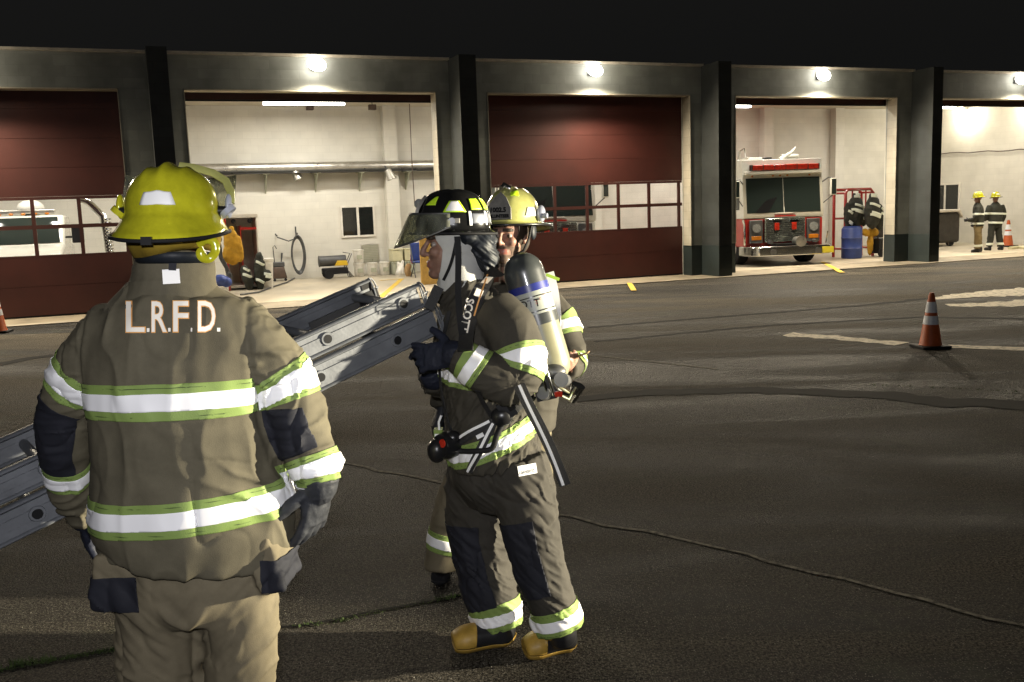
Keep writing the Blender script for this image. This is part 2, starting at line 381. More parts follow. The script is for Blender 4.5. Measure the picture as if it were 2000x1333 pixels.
c.build('coping', M['coping'], st, smooth=0)
r = MB(); r.bb(-24, 14.6, .21, 7.3, 4.98, 5.2); r.build('roof', M['roof'], st, smooth=0)
c = MB(); c.bb(-24, 14.28, 0, 7.05, 4.9, 4.97); c.build('ceiling', M['ceiling'], st, smooth=0)
wl = MB(); wl.bb(-24, 14.5, 7.05, 7.25, 0, 4.9); rw = wl.build('rear_wall', M['inner_wall'], st, smooth=0)
wl = MB(); wl.bb(14.28, 14.5, -.0, 7.045, 0, 4.9); ew = wl.build('end_wall', M['inner_wall'], st, smooth=0)
wl = MB(); wl.bb(-24.2, -24, 0, 7.045, 0, 4.9); wl.build('end_wall', M['inner_wall'], st, smooth=0)
iw = MB()
for i in range(0, len(edges), 2): iw.bb(edges[i], edges[i+1], 0, .02, .0, HEAD)
iw.bb(-24, 14.28, 0, .02, HEAD, 4.9); iw.build('front_wall_lining', M['inner_wall'], st, smooth=0)
for s in (-18.6, -12.5, -6.32, .3, 6.9, 9.9):
    p = MB(); p.bb(s-.19, s+.19, 6.75, 7.045, .0, 4.9); p.build('pilaster', M['inner_wall'], st, smooth=0)
def wall_window(parent, s0, s1, z0, z1, axis='r', mid=True):
    f = MB(); p = MB()
    def bx(mb, a, b, d0, d1, z0, z1):
        if axis == 'r': mb.bb(a, b, 7.05-d1, 7.05-d0, z0, z1)
        else: mb.bb(14.28-d1, 14.28-d0, a, b, z0, z1)
    fw = .055
    bx(f, s0, s1, .0, .05, z1-fw, z1); bx(f, s0, s1, .0, .05, z0, z0+fw); bx(f, s0, s0+fw, .0, .048, z0+fw, z1-fw); bx(f, s1-fw, s1, .0, .048, z0+fw, z1-fw)
    if mid: bx(f, (s0+s1)/2-.035, (s0+s1)/2+.035, .0, .047, z0+fw, z1-fw)
    bx(p, s0+fw, s1-fw, .004, .02, z0+fw, z1-fw)
    o = f.build('window', M['white'], parent, smooth=0, bevel=.004); p.build('pane', M['glass_dark'], o, smooth=0)
wall_window(st, -7.86, -6.84, 1.14, 2.06)
wall_window(st, 5.55, 6.9, .75, 2.16, 'e')
# overhead doors
def overhead(a, b, closed):
    if not closed:
        p = MB(); p.bb(a-.1, b+.1, .03, .09, 4.25, 4.9); d = p.build('overhead_door', M['door_red2'], st, smooth=0)
        p = MB(); p.bb(a-.1, b+.1, .025, .095, 4.215, 4.245); p.build('bottom_seal', M['black'], d, smooth=0)
        return
    zr = [.1, .66, 1.2, 1.23]
    p = MB(); x0, x1 = a-.08, b+.08
    z = .06
    for z1 in (.63, 1.20): p.bb(x0, x1, .03, .08, z, z1-.006); z = z1
    z = 2.37
    for z1 in (2.93, 3.49, 4.05, 4.62): p.bb(x0, x1, .03, .08, z, z1-.006); z = z1
    p.bb(x0, x1, .045, .08, .06, 1.2); p.bb(x0, x1, .045, .08, 2.37, 4.62)
    d = p.build('overhead_door', M['door_red'], st, smooth=0)
    q = MB(); n = 6; wd = (b-a-.16)/n; gx = a+.08
    for zz, hh in ((1.2, .036), (1.745, .076), (2.31, .056)): q.bb(a, b, .03, .08, zz, zz+hh)
    for i in range(n+1):
        xx = gx+i*wd; q.bb(max(a, xx-.035), min(b, xx+.035), .032, .078, 1.236, 2.31)
    fr = q.build('window', M['door_red2'], d, smooth=0)
    for i in range(n):
        for z0, z1 in ((1.236, 1.745), (1.821, 2.31)):
            q = MB(); q.bb(gx+i*wd+.035, gx+(i+1)*wd-.035, .052, .056, z0, z1); q.build('pane', M['glass'], fr, smooth=0)
    q = MB(); q.bb(x0, x1, .035, .075, .022, .058); q.build('bottom_seal', M['black'], d, smooth=0)
for i, (a, b) in enumerate(OPEN): overhead(a, b, i in (0, 2))

# ------------------------------------------------------------------ lights on the building
def lamp(name, kind, loc, energy, col, **k):
    l = bpy.data.lights.new(name, kind); l.energy = energy; l.color = col
    for a, v in k.items(): setattr(l, a, v)
    o = bpy.data.objects.new(name, l); COL.objects.link(o); o.location = loc; return o
FLOOD_LABELS = ['lit wall floodlight above the red door of the leftmost bay', 'lit wall floodlight above the open bay with the silver duct', 'lit wall floodlight above the closed red door in the middle', 'lit wall floodlight above the bay with the fire engine', 'lit wall floodlight above the bay with two distant firefighters']
proto = None
for i, s in enumerate((-16.35, -9.66, -3.3, 3.15, 9.95)):
    if proto is None:
        o = empty('wall_floodlight', W(s, WT, 4.89), FA, FLOOD_LABELS[i], 'floodlight', 'floodlights above the bays'); proto = o
        h = MB(); h.bb(-.11, .09, -.08, -.002, -.09, .09); h.build('housing', M['darksteel'], o, bevel=.01)
        l = MB(); l.ell((-.01,-.19,.01), (.2,.13,.14), Matrix.Rotation(R(14),3,'Y'), 24, 14); l.build('lens', M['bulb'], o)
    else:
        o = copy_tree(proto); o.location = W(s, WT, 4.89); o['label'] = FLOOD_LABELS[i]
    fl = lamp('flood', 'SPOT', W(s, WT+.26, 4.745), (2300, 2300, 2300, 2500, 2300)[i], (1, .86, .64), shadow_soft_size=.1, spot_size=R(172), spot_blend=.8); lamp('flood_spill', 'POINT', W(s, WT+.8, 4.8), 30, (1, .88, .66), shadow_soft_size=.15); fl.rotation_euler = (FN*.75+V((0,0,-1))).to_track_quat('-Z','Y').to_euler()
TUBES = [(-17.6, -3.0), (-14.4, -3.0), (-9.1, -4.6), (-4.6, -3.2), (-1.9, -3.2), (3.55, -4.6), (10.8, -3.6), (-9.7, -.9), (-3.3, -.8), (3.1, -.8), (9.7, -.9)]  # strips just behind the door heads are added unseen to brighten the bay fronts
TL = ['leftmost lit fluorescent strip behind the leftmost red door', 'lit fluorescent strip behind the right part of the leftmost red door', 'long lit fluorescent strip in the open bay with the silver duct', 'lit fluorescent strip behind the left part of the middle red door', 'lit fluorescent strip behind the right part of the middle red door', 'lit fluorescent strip above the cab of the fire engine', 'lit fluorescent strip in the bay with two distant firefighters', 'added unseen fluorescent strip just behind the door head of the bay with the silver duct', 'added unseen fluorescent strip just behind the closed middle red door', 'added unseen fluorescent strip just behind the door head of the fire engine bay', 'added unseen fluorescent strip just behind the door head of the bay with two distant firefighters']
proto = None
for i, (s, t) in enumerate(TUBES):
    zt = 4.72 if i in (2, 5) else 4.62 if i < 7 else 4.8
    if proto is None:
        o = empty('fluorescent_light', W(s, t, zt), FA, TL[i], 'ceiling light', 'fluorescent lights in the bays'); proto = o
        h = MB(); h.bb(-1.06, 1.06, -.09, .09, 0, .05); [h.cyl((x,0,.04), (x,0,.28), .012, n=8) for x in (-.8, .8)]; h.build('housing', M['white'], o, bevel=.006)
        for y in (-.05, .05):
            l = MB(); l.cyl((-1.04,y,-.035), (1.04,y,-.035), .03, n=10); l.build('tube', M['tube'], o)
    else:
        o = copy_tree(proto); o.location = W(s, t, zt); o['label'] = TL[i]
    a = lamp('strip', 'AREA', W(s, t, zt-.1), (150,150,180,120,120,150,150,70,90,110,60)[i], (1, .95, .84), shape='RECTANGLE', size=2.0, size_y=.2)
    a.rotation_euler = (0, 0, FA)
for t in (-5.3, -2.6):
    o = empty('wall_washer', W(14.05, t, 4.7), FA, 'lamp washing the end wall, ' + ('deeper inside the bay' if t < -4 else 'nearer to the door opening'), 'ceiling light', 'lamps washing the end wall')
    h = MB(); h.cyl((0,0,.0), (0,0,.2), .1, n=14); h.build('housing', M['white'], o)
    l = MB(); l.ell((0,0,-.02), (.085,.085,.06)); l.build('bulb', M['bulb'], o)
    lamp('washer', 'POINT', W(13.85, t, 4.55), 95, (1, .93, .75), shadow_soft_size=.08)

# ------------------------------------------------------------------ fixed fittings in the open bay
o = empty('exhaust_duct', W(-9.5, -6.72, 3.17), FA, 'long silver round duct carried along the rear wall on brackets', 'duct')
d = MB(); d.cyl((-14,0,0), (9,0,0), .145, n=20)
for k in range(-13, 10, 2): d.cyl((k+.4,0,0), (k+.44,0,0), .15, n=20)
d.build('pipe', M['steel'], o)
for s in (-11.25, -9.93, -8.53, -7.25, -5.85, -4.4, -2.9, -13, -14.5, 1.0, 2.6, 4.2):
    b = MB(); x = s+9.5
    b.prism([(x-.02,.32,-.16), (x-.02,-.2,-.16), (x-.02,-.2,-.19), (x-.02,.32,-.7)], (.03,0,0)); b.bb(x-.09, x+.09, -.2, .32, -.185, -.157)
    b.build('bracket', M['tote'], o, smooth=0)
sh = MB(); sh.bb(-14, 9, -.24, .32, -.155, -.147); sh.build('shelf', M['darksteel'], o, smooth=0)
for i, x in enumerate((578, 761)):
    q = W(0, 0); p_ = P(x, 340, 27.1)
    o = empty('spotlight', p_, FA, 'small silver cone spotlight under the duct, ' + ('nearer the yellow coat' if i == 0 else 'nearer the wall pilaster'), 'spotlight', 'cone spotlights under the duct')
    l = MB(); l.tube([(-.05,.02,.12), (0,0,0), (.06,-.02,-.15)], [.09,.11,.14], 14, cap=True); l.build('shade', M['steel'], o)
    l = MB(); l.cyl((-.04,.05,.1), (-.06,.25,.22), .02, n=8); l.build('stem', M['darksteel'], o)
for i, x in enumerate((446, 605, 727)):
    p_ = P(x, 209, 27.3)
    o = empty('ceiling_speaker', p_, FA, ('leftmost', 'middle', 'rightmost')[i]+' of the three small dark boxes under the ceiling of the open bay', 'speaker', 'small dark boxes under the ceiling')
    l = MB(); l.bb(-.1, .1, -.08, .08, -.09, .06); l.build('box', M['brown'], o, bevel=.01)
    l = MB(); l.cyl((0,0,.05), (0,0,.3), .012, n=6); l.build('stem', M['darksteel'], o)
tag(MB().tube([W(-5.85,-6.2,4.88), W(-5.86,-6.2,3.4), W(-5.84,-6.2,1.98)], .012, 6).build('pull_cord', M['brown']), 'thin hanging pull cord in front of the pilaster', 'cord')
cb = [W(14.25, -6.9+.42*i, 3.27-.02*math.sin(i*1.9)-.012*i) for i in range(16)]
tag(MB().tube(cb, .016, 6).build('wall_cable', M['brown']), 'dark cable strung along the end wall above the trailer', 'cable')
# ------------------------------------------------------------------ text on flat things
def text_mesh(txt, size, extrude=.002, align='CENTER', bold=0.0, sx=1.0):
    cu = bpy.data.curves.new('txt', 'FONT'); cu.body = txt; cu.size = size; cu.extrude = extrude; cu.align_x = align; cu.align_y = 'CENTER'; cu.offset = bold; cu.resolution_u = 3
    o = bpy.data.objects.new('txt', cu); COL.objects.link(o); bpy.context.view_layer.update()
    me = bpy.data.meshes.new_from_object(o.evaluated_get(bpy.context.evaluated_depsgraph_get()))
    bpy.data.objects.remove(o); bpy.data.curves.remove(cu)
    if sx != 1:
        for v in me.vertices: v.co.x *= sx
    return me
def text_obj(name, txt, size, m, parent, mtx, bold=0.0, sx=1.0, ext=.002):
    me = text_mesh(txt, size, ext, bold=bold, sx=sx); me.materials.clear(); me.materials.append(m)
    me.transform(mtx); return link(name, me, parent)

# ------------------------------------------------------------------ fire engines
M['truck_glass'] = mat('windscreen', (.02,.028,.025), .06, spec=.7)
M['grille'] = mat('grille_metal', (.5,.56,.5), .22, .9, var=.3, vscale=14, rvar=.1)
M['lampglass'] = mat('headlamp_glass', (.6,.62,.6), .08, .6, var=.4, vscale=30)
M['amber'] = mat('amber_lens', (.6,.2,.02), .2, var=.3)
M['plate'] = mat('yellow_plate', (.65,.55,.04), .5, var=.15)
M['truck_white'] = mat('truck_white', (.68,.66,.58), .22, var=.08, coat=.5)
def fire_engine(loc, rz, label, low, length, group):
    o = empty('fire_engine', loc, rz, label, 'fire engine', group)
    hw = 1.22
    b = MB(); b.prism([(-hw, .05, .55), (-hw, .05, 1.38), (-hw, length, 1.38), (-hw, length, .55)], (2*hw, 0, 0)); b.build('lower_body', low, o, bevel=.03)
    # cab with an open windscreen frame
    c = MB()
    c.prism([(-hw-.01, .04, 1.385), (-hw-.01, .0, 1.5), (-hw-.01, .12, 2.62), (-hw-.01, .14, 2.76), (-hw-.01, .14, 3.1), (-hw-.01, .5, 3.12), (-hw-.01, 1.9, 3.12), (-hw-.01, 1.9, 1.385)], (2*hw+.02, 0, 0))
    c.prism([(-.32, -.012, 1.5), (.34, -.012, 1.5), (.06, .012, 1.72), (-.04, .012, 1.72)], (0, .03, 0))
    cab = c.build('cab', M['truck_white'], o, bevel=.05)
    w = MB()
    for a, e in ((-1.13, -.01), (.01, 1.13)):
        w.prism([(a, -.012, 1.54), (e, -.012, 1.54), (e, .09, 2.56), (a, .09, 2.56)], (0, .04, 0))
    ws = w.build('windscreen', M['truck_glass'], cab, bevel=.012)
    q = MB(); q.prism([(-.9, -.02, 1.55), (-.5, -.02, 1.55), (-.2, .025, 2.0), (-.55, .015, 1.9)], (0, .01, 0)); q.build('wiper', M['blackp'], ws)
    s = MB()
    for x in (-hw-.02, hw+.02):
        for y0, y1 in ((.3, .95), (1.1, 1.75)): s.box((x, (y0+y1)/2, 2.05), (.02, y1-y0, .8))
    s.build('side_window', M['truck_glass'], cab, bevel=.01)
    f = MB(); f.bb(-1.16, 1.16, -.02, .3, 2.66, 2.76); f.build('visor', M['truck_white'], cab, bevel=.02)
    for x in (-.95, -.32, -.1, .12, .8):
        f = MB(); f.ell((x, .06, 2.62), (.035,.03,.025), n=8, m=6); f.build('marker_light', M['amber'], cab)
    lb = MB(); lb.bb(-1.0, 1.05, -.03, .2, 2.78, 2.94); lbo = lb.build('light_bar', M['redlight'], o, bevel=.02)
    
    for i in range(7): lb = MB(); lb.bb(-1.0+.34*i, -.98+.34*i, -.036, .206, 2.775, 2.946); lb.build('divider', M['blackp'], lbo, smooth=0)
    t = MB(); t.bb(-.75, -.3, .8, 1.3, 3.123, 3.2); t.build('roof_hatch', M['truck_white'], o, bevel=.01)
    t = MB(); t.tube([(-1.0,.9,3.1), (-.95,.9,3.4), (-.8,.95,3.48), (-.7,1,3.12)], .025, 8); t.build('grab_rail', M['chrome'], o)
    t = MB(); t.tube([(.1,.5,3.1), (.45,.5,3.3), (.6,.5,3.45)], [.06,.05,.03], 8); t.build('deck_gun', M['truck_white'], o)
    t = MB(); t.cyl((.25,.7,3.2), (.75,.7,3.2), .07, n=10); t.build('air_horn', M['truck_white'], o)
    t = MB(); t.bb(-.15, .05, .9, 1.3, 3.123, 3.2); t.build('antenna_base', M['blackp'], o, bevel=.01)
    # pump and hose bed behind the cab
    k = MB(); k.bb(-hw, hw, 1.98, length, 1.39, 2.5); k.build('equipment_body', low if low is M['truck_white'] else M['red'], o, bevel=.03)
    k = MB()
    for z in (1.6, 1.9, 2.2): k.bb(-hw-.06, -hw-.004, 2.05, 3.2, z, z+.03)
    for y in (2.1, 2.5, 2.9): k.cyl((-hw-.12,y,1.75), (-hw-.004,y,1.75), .09, n=12); k.cyl((-hw-.1,y,2.1), (-hw-.004,y,2.1), .06, n=10)
    k.cyl((-hw-.1,2.3,2.8), (-hw-.1,4.5,2.8), .12, n=12); k.bb(-hw-.1, -hw+.3, 2.05, 2.6, 2.51, 2.95)
    k.build('pump_panel', M['steel'], o)
    # front
    r = MB(); r.prism([(-.6, -.035, .68), (.64, -.035, .68), (.64, -.035, 1.38), (-.6, -.035, 1.38)], (0, .08, 0)); gr = r.build('grille', M['grille'], o, bevel=.015)
    r = MB(); [r.bb(-.55, .59, -.045, -.036, .75+.055*i, .765+.055*i) for i in range(11)]; r.build('slats', M['darksteel'], gr, smooth=0)
    for x in (-.25, .28):
        r = MB(); r.bb(x-.075, x+.075, -.075, -.05, 1.02, 1.24); wl_ = r.build('warning_light', M['redlight'], o, bevel=.01)
        r = MB(); r.bb(x-.14, x+.14, -.065, -.045, 1.262, 1.32); r.build('bezel', M['chrome'], wl_)
    for x in (-.86, .9):
        r = MB(); r.bb(x-.2, x+.2, -.03, .04, .66, 1.34); hl = r.build('headlight', M['darksteel'], o, bevel=.02)
        r = MB(); r.cyl((x,-.06,1.1), (x,-.0,1.1), .13, n=18); r.build('lens', M['lampglass'], hl)
        r = MB(); r.bb(x-.15, x+.15, -.045, -.02, .75, .87); r.build('indicator', M['amber'], hl, bevel=.01)
    r = MB(); r.bb(-.3, .34, -.035, -.018, 1.42, 1.46); r.build('trim_strip', M['red'], cab)
    bm = MB(); bm.prism([(-1.3,-.25,.3), (-1.05,-.62,.3), (1.1,-.62,.3), (1.33,-.25,.3), (1.33,.2,.3), (-1.3,.2,.3)], (0,0,.28)); bo = bm.build('bumper', M['chrome'], o, bevel=.025)
    bm = MB(); bm.bb(-.45, .5, -.5, -.1, .585, .64); bm.build('hose_tray', M['blackp'], bo)
    bm = MB(); bm.cyl((.22,-.55,.7), (.22,-.3,.7), .13, n=16); bm.cyl((.22,-.62,.7), (.22,-.55,.7), .16, n=16); bm.build('siren', M['steel'], bo)
    for x in (-.62, .73):
        bm = MB(); bm.cyl((x,-.64,.42), (x,-.60,.42), .09, n=14); bm.build('fog_lamp', M['darksteel'], bo); bm = MB(); bm.cyl((x-.04,-.6,.7), (x-.04,-.4,.7), .05, n=10); bm.build('fitting', M['darksteel'], bo)
    bm = MB(); bm.bb(.86, 1.2, -.64, -.622, .34, .52); bm.build('number_plate', M['plate'], bo, bevel=.004)
    bm = MB(); bm.tube([(-1.25,-.1,.62), (-1.3,-.2,1.2), (-1.3,-.1,1.36)], .035, 8); bm.build('guide_pole', M['chrome'], bo); bm = MB(); bm.tube([(1.25,-.1,.6), (1.28,-.15,.95)], .02, 8); bm.build('guide_pole', M['chrome'], bo)
    for sx in (-1, 1):
        m = MB(); m.bb(sx*1.48-.09, sx*1.48+.09, -.1, .0, 2.0, 2.5); mi = m.build('mirror', M['truck_white'], o, bevel=.02)
        m = MB(); m.bb(sx*1.48-.07, sx*1.48+.07, -.104, -.1, 2.03, 2.47); m.build('glass', M['truck_glass'], mi)
        m = MB(); m.tube([(sx*1.22,.1,2.4), (sx*1.36,.0,2.52), (sx*1.48,-.03,2.5)], .018, 6); m.tube([(sx*1.22,.1,1.75), (sx*1.36,.0,1.9), (sx*1.48,-.03,2.0)], .014, 6); m.build('arm', M['darksteel'], mi)
        for y in (.85, length-1.2):
            t = MB(); t.tube([(sx*.88,y,.49), (sx*1.2,y,.49)], .49, 26, ref=(0,0,1)); wo = t.build('wheel', M['black'], o, bevel=.03)
            t = MB(); t.tube([(sx*1.2,y,.49), (sx*1.215,y,.49)], .28, 20, ref=(0,0,1)); t.build('rim', M['chrome'], wo)
    ax = MB(); ax.bb(-.8, .8, .3, length-.3, .3, .56); ax.build('chassis', M['blackp'], o)
    return o
q = G(1531, 517, .022)
fire_engine((q.x, q.y, .022), R(9), 'white and red fire engine parked in the open bay', M['red'], 5.0, None).scale = (.95, 1, .93)
q = W(-3.15, -2.3, .022)
fire_engine(q, FA, 'white fire engine seen through the windows of the middle red door', M['truck_white'], 4.6, None)

# ------------------------------------------------------------------ white pickup behind the left door
q = W(-15.95, -2.2, .022)
o = empty('utility_truck', q, FA, 'white utility truck with beacon bar seen through the leftmost red door windows', 'truck')
b = MB(); b.prism([(-1.0,0,.45), (-1.0,0,1.12), (-1.0,.15,1.22), (-1.0,1.2,1.36), (-1.0,1.75,2.02), (-1.0,3.3,2.02), (-1.0,3.5,1.3), (-1.0,4.3,1.3), (-1.0,4.3,.45)], (2.0,0,0)); b.build('body', M['truck_white'], o, bevel=.06)
b = MB(); b.prism([(-.9,1.19,1.39), (.9,1.19,1.39), (.86,1.66,1.95), (-.86,1.66,1.95)], (0,.01,.03)); b.build('windscreen', M['truck_glass'], o, bevel=.01)
b = MB(); b.bb(-.6, .6, -.03, .02, .72, 1.05); b.build('grille', M['chrome'], o, bevel=.01)
b = MB(); b.bb(-.75, .8, 1.9, 2.2, 2.06, 2.16); lb = b.build('light_bar', M['steel'], o, bevel=.02)
for i in range(6):
    b = MB(); b.ell((-.62+.25*i, 1.86, 2.06), (.05,.04,.03), n=8, m=6); b.build('beacon', M['amber'], lb)
b = MB(); b.ell((.25, 2.4, 2.2), (.3,.3,.2)); b.build('dome', M['plastic_white'], o)
for sx in (-1, 1):
    b = MB(); b.bb(sx*1.27-.13, sx*1.27+.13, 1.42, 1.52, 1.36, 1.72); mi = b.build('mirror', M['blackp'], o, bevel=.02)
    b = MB(); b.tube([(sx*.98,1.5,1.5), (sx*1.2,1.48,1.5)], .025, 8); b.build('arm', M['blackp'], mi)
    b = MB(); b.ell((sx*.8,.02,.88), (.16,.05,.12)); b.build('headlight', M['lampglass'], o)
    for y in (.8, 3.5):
        t = MB(); t.tube([(sx*.75,y,.4), (sx*1.03,y,.4)], .4, 22, ref=(0,0,1)); wo = t.build('wheel', M['black'], o, bevel=.03)
        t = MB(); t.tube([(sx*1.03,y,.4), (sx*1.04,y,.4)], .22, 16, ref=(0,0,1)); t.build('rim', M['chrome'], wo)
b = MB(); b.tube([(0,0,0), (.15,-.02,-.05), (.42,.0,-.35), (.5,.0,-1.4)], .075, 12)
for k in range(14): b.tube([(.5,0,-.4-.07*k), (.5,0,-.43-.07*k)], .085, 12)
tag(b.build('exhaust_hose', M['chrome'], None, P(160, 392, 20.6)), 'silver corrugated exhaust hose hanging beside the white truck', 'hose')
o = empty('round_sign', P(192, 400, 26.3), FA, 'round grey sign with two dark bars on the wall behind the truck', 'sign')
b = MB(); b.tube([(0,0,0), (0,.03,0)], .3, 24, ref=(0,0,1)); b.build('disc', M['tote'], o)
b = MB(); b.bb(-.38, .38, -.02, -.002, .03, .1); b.bb(-.3, .3, -.02, -.002, -.14, -.08); b.build('bar', M['darksteel'], o)

# ------------------------------------------------------------------ traffic cones
def cone(loc, h, label, rz=.3):
    o = empty('traffic_cone', loc, rz, label, 'traffic cone', 'orange traffic cones')
    k = h/.7; rr = lambda z: (.14-.108*z/.7)
    b = MB(); b.prism([(x*k, y*k, 0) for x, y in ((-.17,-.19), (.17,-.19), (.19,-.17), (.19,.17), (.17,.19), (-.17,.19), (-.19,.17), (-.19,-.17))], (0,0,.035*k)); b.build('base', M['black'], o, bevel=.006)
    b = MB(); b.lathe([(rr(.036)*k*1.05, .036*k), (rr(.06)*k, .06*k), (rr(.66)*k, .66*k), (rr(.7)*k*.8, .7*k)], 24); b.build('body', M['orange'], o)
    for z0, z1 in ((.30, .41), (.45, .585)):
        b = MB(); b.lathe([(rr(z0)*k, z0*k), (rr(z0)*k+.004, z0*k+.001), (rr(z1)*k+.004, z1*k-.001), (rr(z1)*k, z1*k)], 24); b.build('reflective_collar', M['cone_white'], o)
    return o
cone(G(1817, 679), .665, 'orange traffic cone with two white collars standing alone on the wet asphalt', .1)
cone(G(-2, 650), .70, 'orange traffic cone cut by the left picture edge in front of the red door', .2)
cone(G(1968, 482, .022), .86, 'orange traffic cone in the far bay beside two distant firefighters', .4)

# ------------------------------------------------------------------ small things along the rear wall
def L(s, t, z=.022): return W(s, t, z)
def bucket(loc, label, h=.37, group='white buckets by the rear wall'):
    o = empty('bucket', loc, FA, label, 'bucket', group)
    b = MB(); b.lathe([(.125,0), (.14,.02), (.155,h*.92), (.165,h*.93), (.165,h*.99), (.15,h)], 22); b.build('pail', M['plastic_white'], o)
    b = MB(); b.lathe([(.168,h*.985), (.168,h*1.02), (.15,h*1.03)], 22); b.build('lid', M['plastic_white'], o)
    b = MB(); b.bb(-.08, .08, -.158, -.15, h*.3, h*.62); b.build('sticker', M['tote'], o)
bucket(L(-7.5, -6.55), 'lower white bucket of the stack of two beside the heater')
bucket(L(-7.5, -6.55, .41), 'upper white bucket of the stack of two beside the heater')
bucket(L(-7.12, -6.5), 'single white bucket below the left part of the wall vent')
bucket(L(-6.76, -6.5), 'single white bucket next to the cream totes')
for i, (s, z, m_, lb) in enumerate(((-6.42, .022, 'tote', 'lower left tote of the four stacked by the pilaster'), (-6.05, .022, 'tote', 'lower right tote of the four stacked by the pilaster'), (-6.42, .40, 'cream', 'upper left cream tote of the four stacked by the pilaster'), (-6.05, .40, 'cream', 'upper right cream tote of the four stacked by the pilaster'))):
    o = empty('storage_tote', L(s, -6.42, z), FA, lb, 'tote', 'storage totes by the pilaster')
    b = MB(); b.prism([(-.14,-.2,0), (.14,-.2,0), (.14,.2,0), (-.14,.2,0)], (0,0,.02)); b.bb(-.155, .155, -.215, .215, .02, .33); b.build('box', M[m_], o, bevel=.015)
    b = MB(); b.bb(-.17, .17, -.23, .23, .332, .37); b.build('lid', M[m_], o, bevel=.01)
o = empty('wall_vent', W(-7.04, -7.05, .65), FA, 'grey louvred vent panel on the rear wall above the buckets', 'vent')
b = MB(); b.bb(-.26, .26, -.03, -.004, -.27, .27); b.build('frame', M['steel'], o, bevel=.004)
b = MB(); [b.bb(-.23, .23, -.045, -.031, -.24+.05*i, -.215+.05*i) for i in range(10)]; b.build('louvre', M['tote'], o, smooth=0)
# torpedo heater
o = empty('space_heater', L(-8.25, -6.3), FA, 'grey torpedo heater with yellow handle box on black wheels', 'heater')
b = MB(); b.cyl((-.42,0,.5), (.32,0,.5), .15, n=20); b.cyl((-.44,0,.5), (-.42,0,.5), .16, n=20); b.build('barrel', M['darksteel'], o)
b = MB(); b.prism([(-.02,-.17,.36), (.36,-.17,.36), (.32,-.17,.5), (.05,-.17,.5)], (0,.3,0)); b.build('handle_box', M['yellow'], o, bevel=.01)
b = MB(); b.bb(-.36, .36, -.14, .14, .12, .3); b.build('fuel_tank', M['black'], o, bevel=.03)
for y in (-.2, .16):
    b = MB(); b.tube([(-.2,y,.13), (-.2,y+.05,.13)], .13, 20, ref=(0,0,1)); b.build('wheel', M['black'], o)
b = MB()
for y in (-.13, .13): b.tube([(.36,y,.2), (.5,y,.02), (.4,y,.02), (.35,y,.2)], .014, 6); b.tube([(.3,y,.3), (.48,y,.68), (.28,y,.72)], .014, 6)
b.build('frame', M['darksteel'], o)
# hose coil on its hook
o = empty('hose_coil', W(-9.18, -6.85, .72), FA, 'dark rubber hose looped over a wall hook', 'hose')
b = MB()
for k in range(5):
    pts = [(.16*math.sin(a)*(1+.05*k) , -.02-.03*k + .02*math.sin(3*a), .47*math.cos(a)+.02*k*math.cos(a)) for a in [2*math.pi*i/28 for i in range(29)]]
    b.tube(pts, .019, 7)
b.tube([(0,-.1,.48), (-.25,-.12,.4), (-.5,-.1,.5), (-.55,-.05,.52)], .019, 7)
b.build('hose', M['darksteel'], o)
b = MB(); b.tube([(0,.15,.55), (0,-.12,.55), (0,-.15,.62)], .02, 6); b.cyl((0,.1,.5), (0,.1,.8), .02, n=6); b.build('hook', M['darksteel'], o)
b = MB(); b.tube([(-.55,.16,.56), (-.55,-.04,.56), (-.6,-.05,.62)], .02, 6); b.build('hook', M['darksteel'], o)
hp = [G(580,541,.045), G(560,552,.045), G(535,560,.045), G(505,571,.045), G(470,576,.045)]
tag(MB().tube(hp, .02, 7).build('floor_hose', M['darksteel']), 'thin dark hose lying on the bay floor', 'hose')
# mop bucket
o = empty('mop_bucket', G(546,549,.022), FA, 'brown mop bucket with wringer and two handles', 'mop bucket')
b = MB(); b.lathe([(.26,.07), (.28,.1), (.2,.38), (.19,.4)], 4, rot=Matrix.Rotation(R(45),3,'Z')); b.build('tub', M['brown'], o, bevel=.02)
b = MB(); b.bb(-.16, .16, -.12, .12, .4, .53); b.build('wringer', M['darksteel'], o, bevel=.02)
b = MB(); b.tube([(-.1,0,.5), (-.12,0,.95), (-.07,0,1.0), (-.02,0,.9)], .013, 6); b.tube([(.08,0,.5), (.12,.02,.78)], [.012,.03], 6); b.build('handle', M['darksteel'], o)
for x in (-.15, .15):
    b = MB(); b.tube([(x,-.2,.04), (x,-.16,.04)], .04, 10, ref=(0,0,1)); b.build('caster', M['black'], o)
# gear locker
o = empty('gear_locker', G(482,566,.022), FA, 'white gear locker with red trim standing open in the bay', 'locker')
b = MB(); b.bb(-.42, -.38, 0, 1.1, 0, 1.85); b.bb(.34, .38, 0, 1.1, 0, 1.85); b.bb(-.38, .34, 1.05, 1.1, 0, 1.8); b.bb(-.44, .4, -.02, 1.1, 1.801, 1.9); b.bb(-.38, .34, .02, 1.05, .05, .12)
b.build('carcass', M['white'], o, bevel=.008)
b = MB(); b.bb(-.05, .335, -.03, .0, 1.5, 1.56); b.bb(-.44, -.385, -.03, -.005, 0, 1.8); b.bb(-.06, -.03, .0, 1.0, .13, 1.6); b.build('trim', M['red'], o, smooth=0)

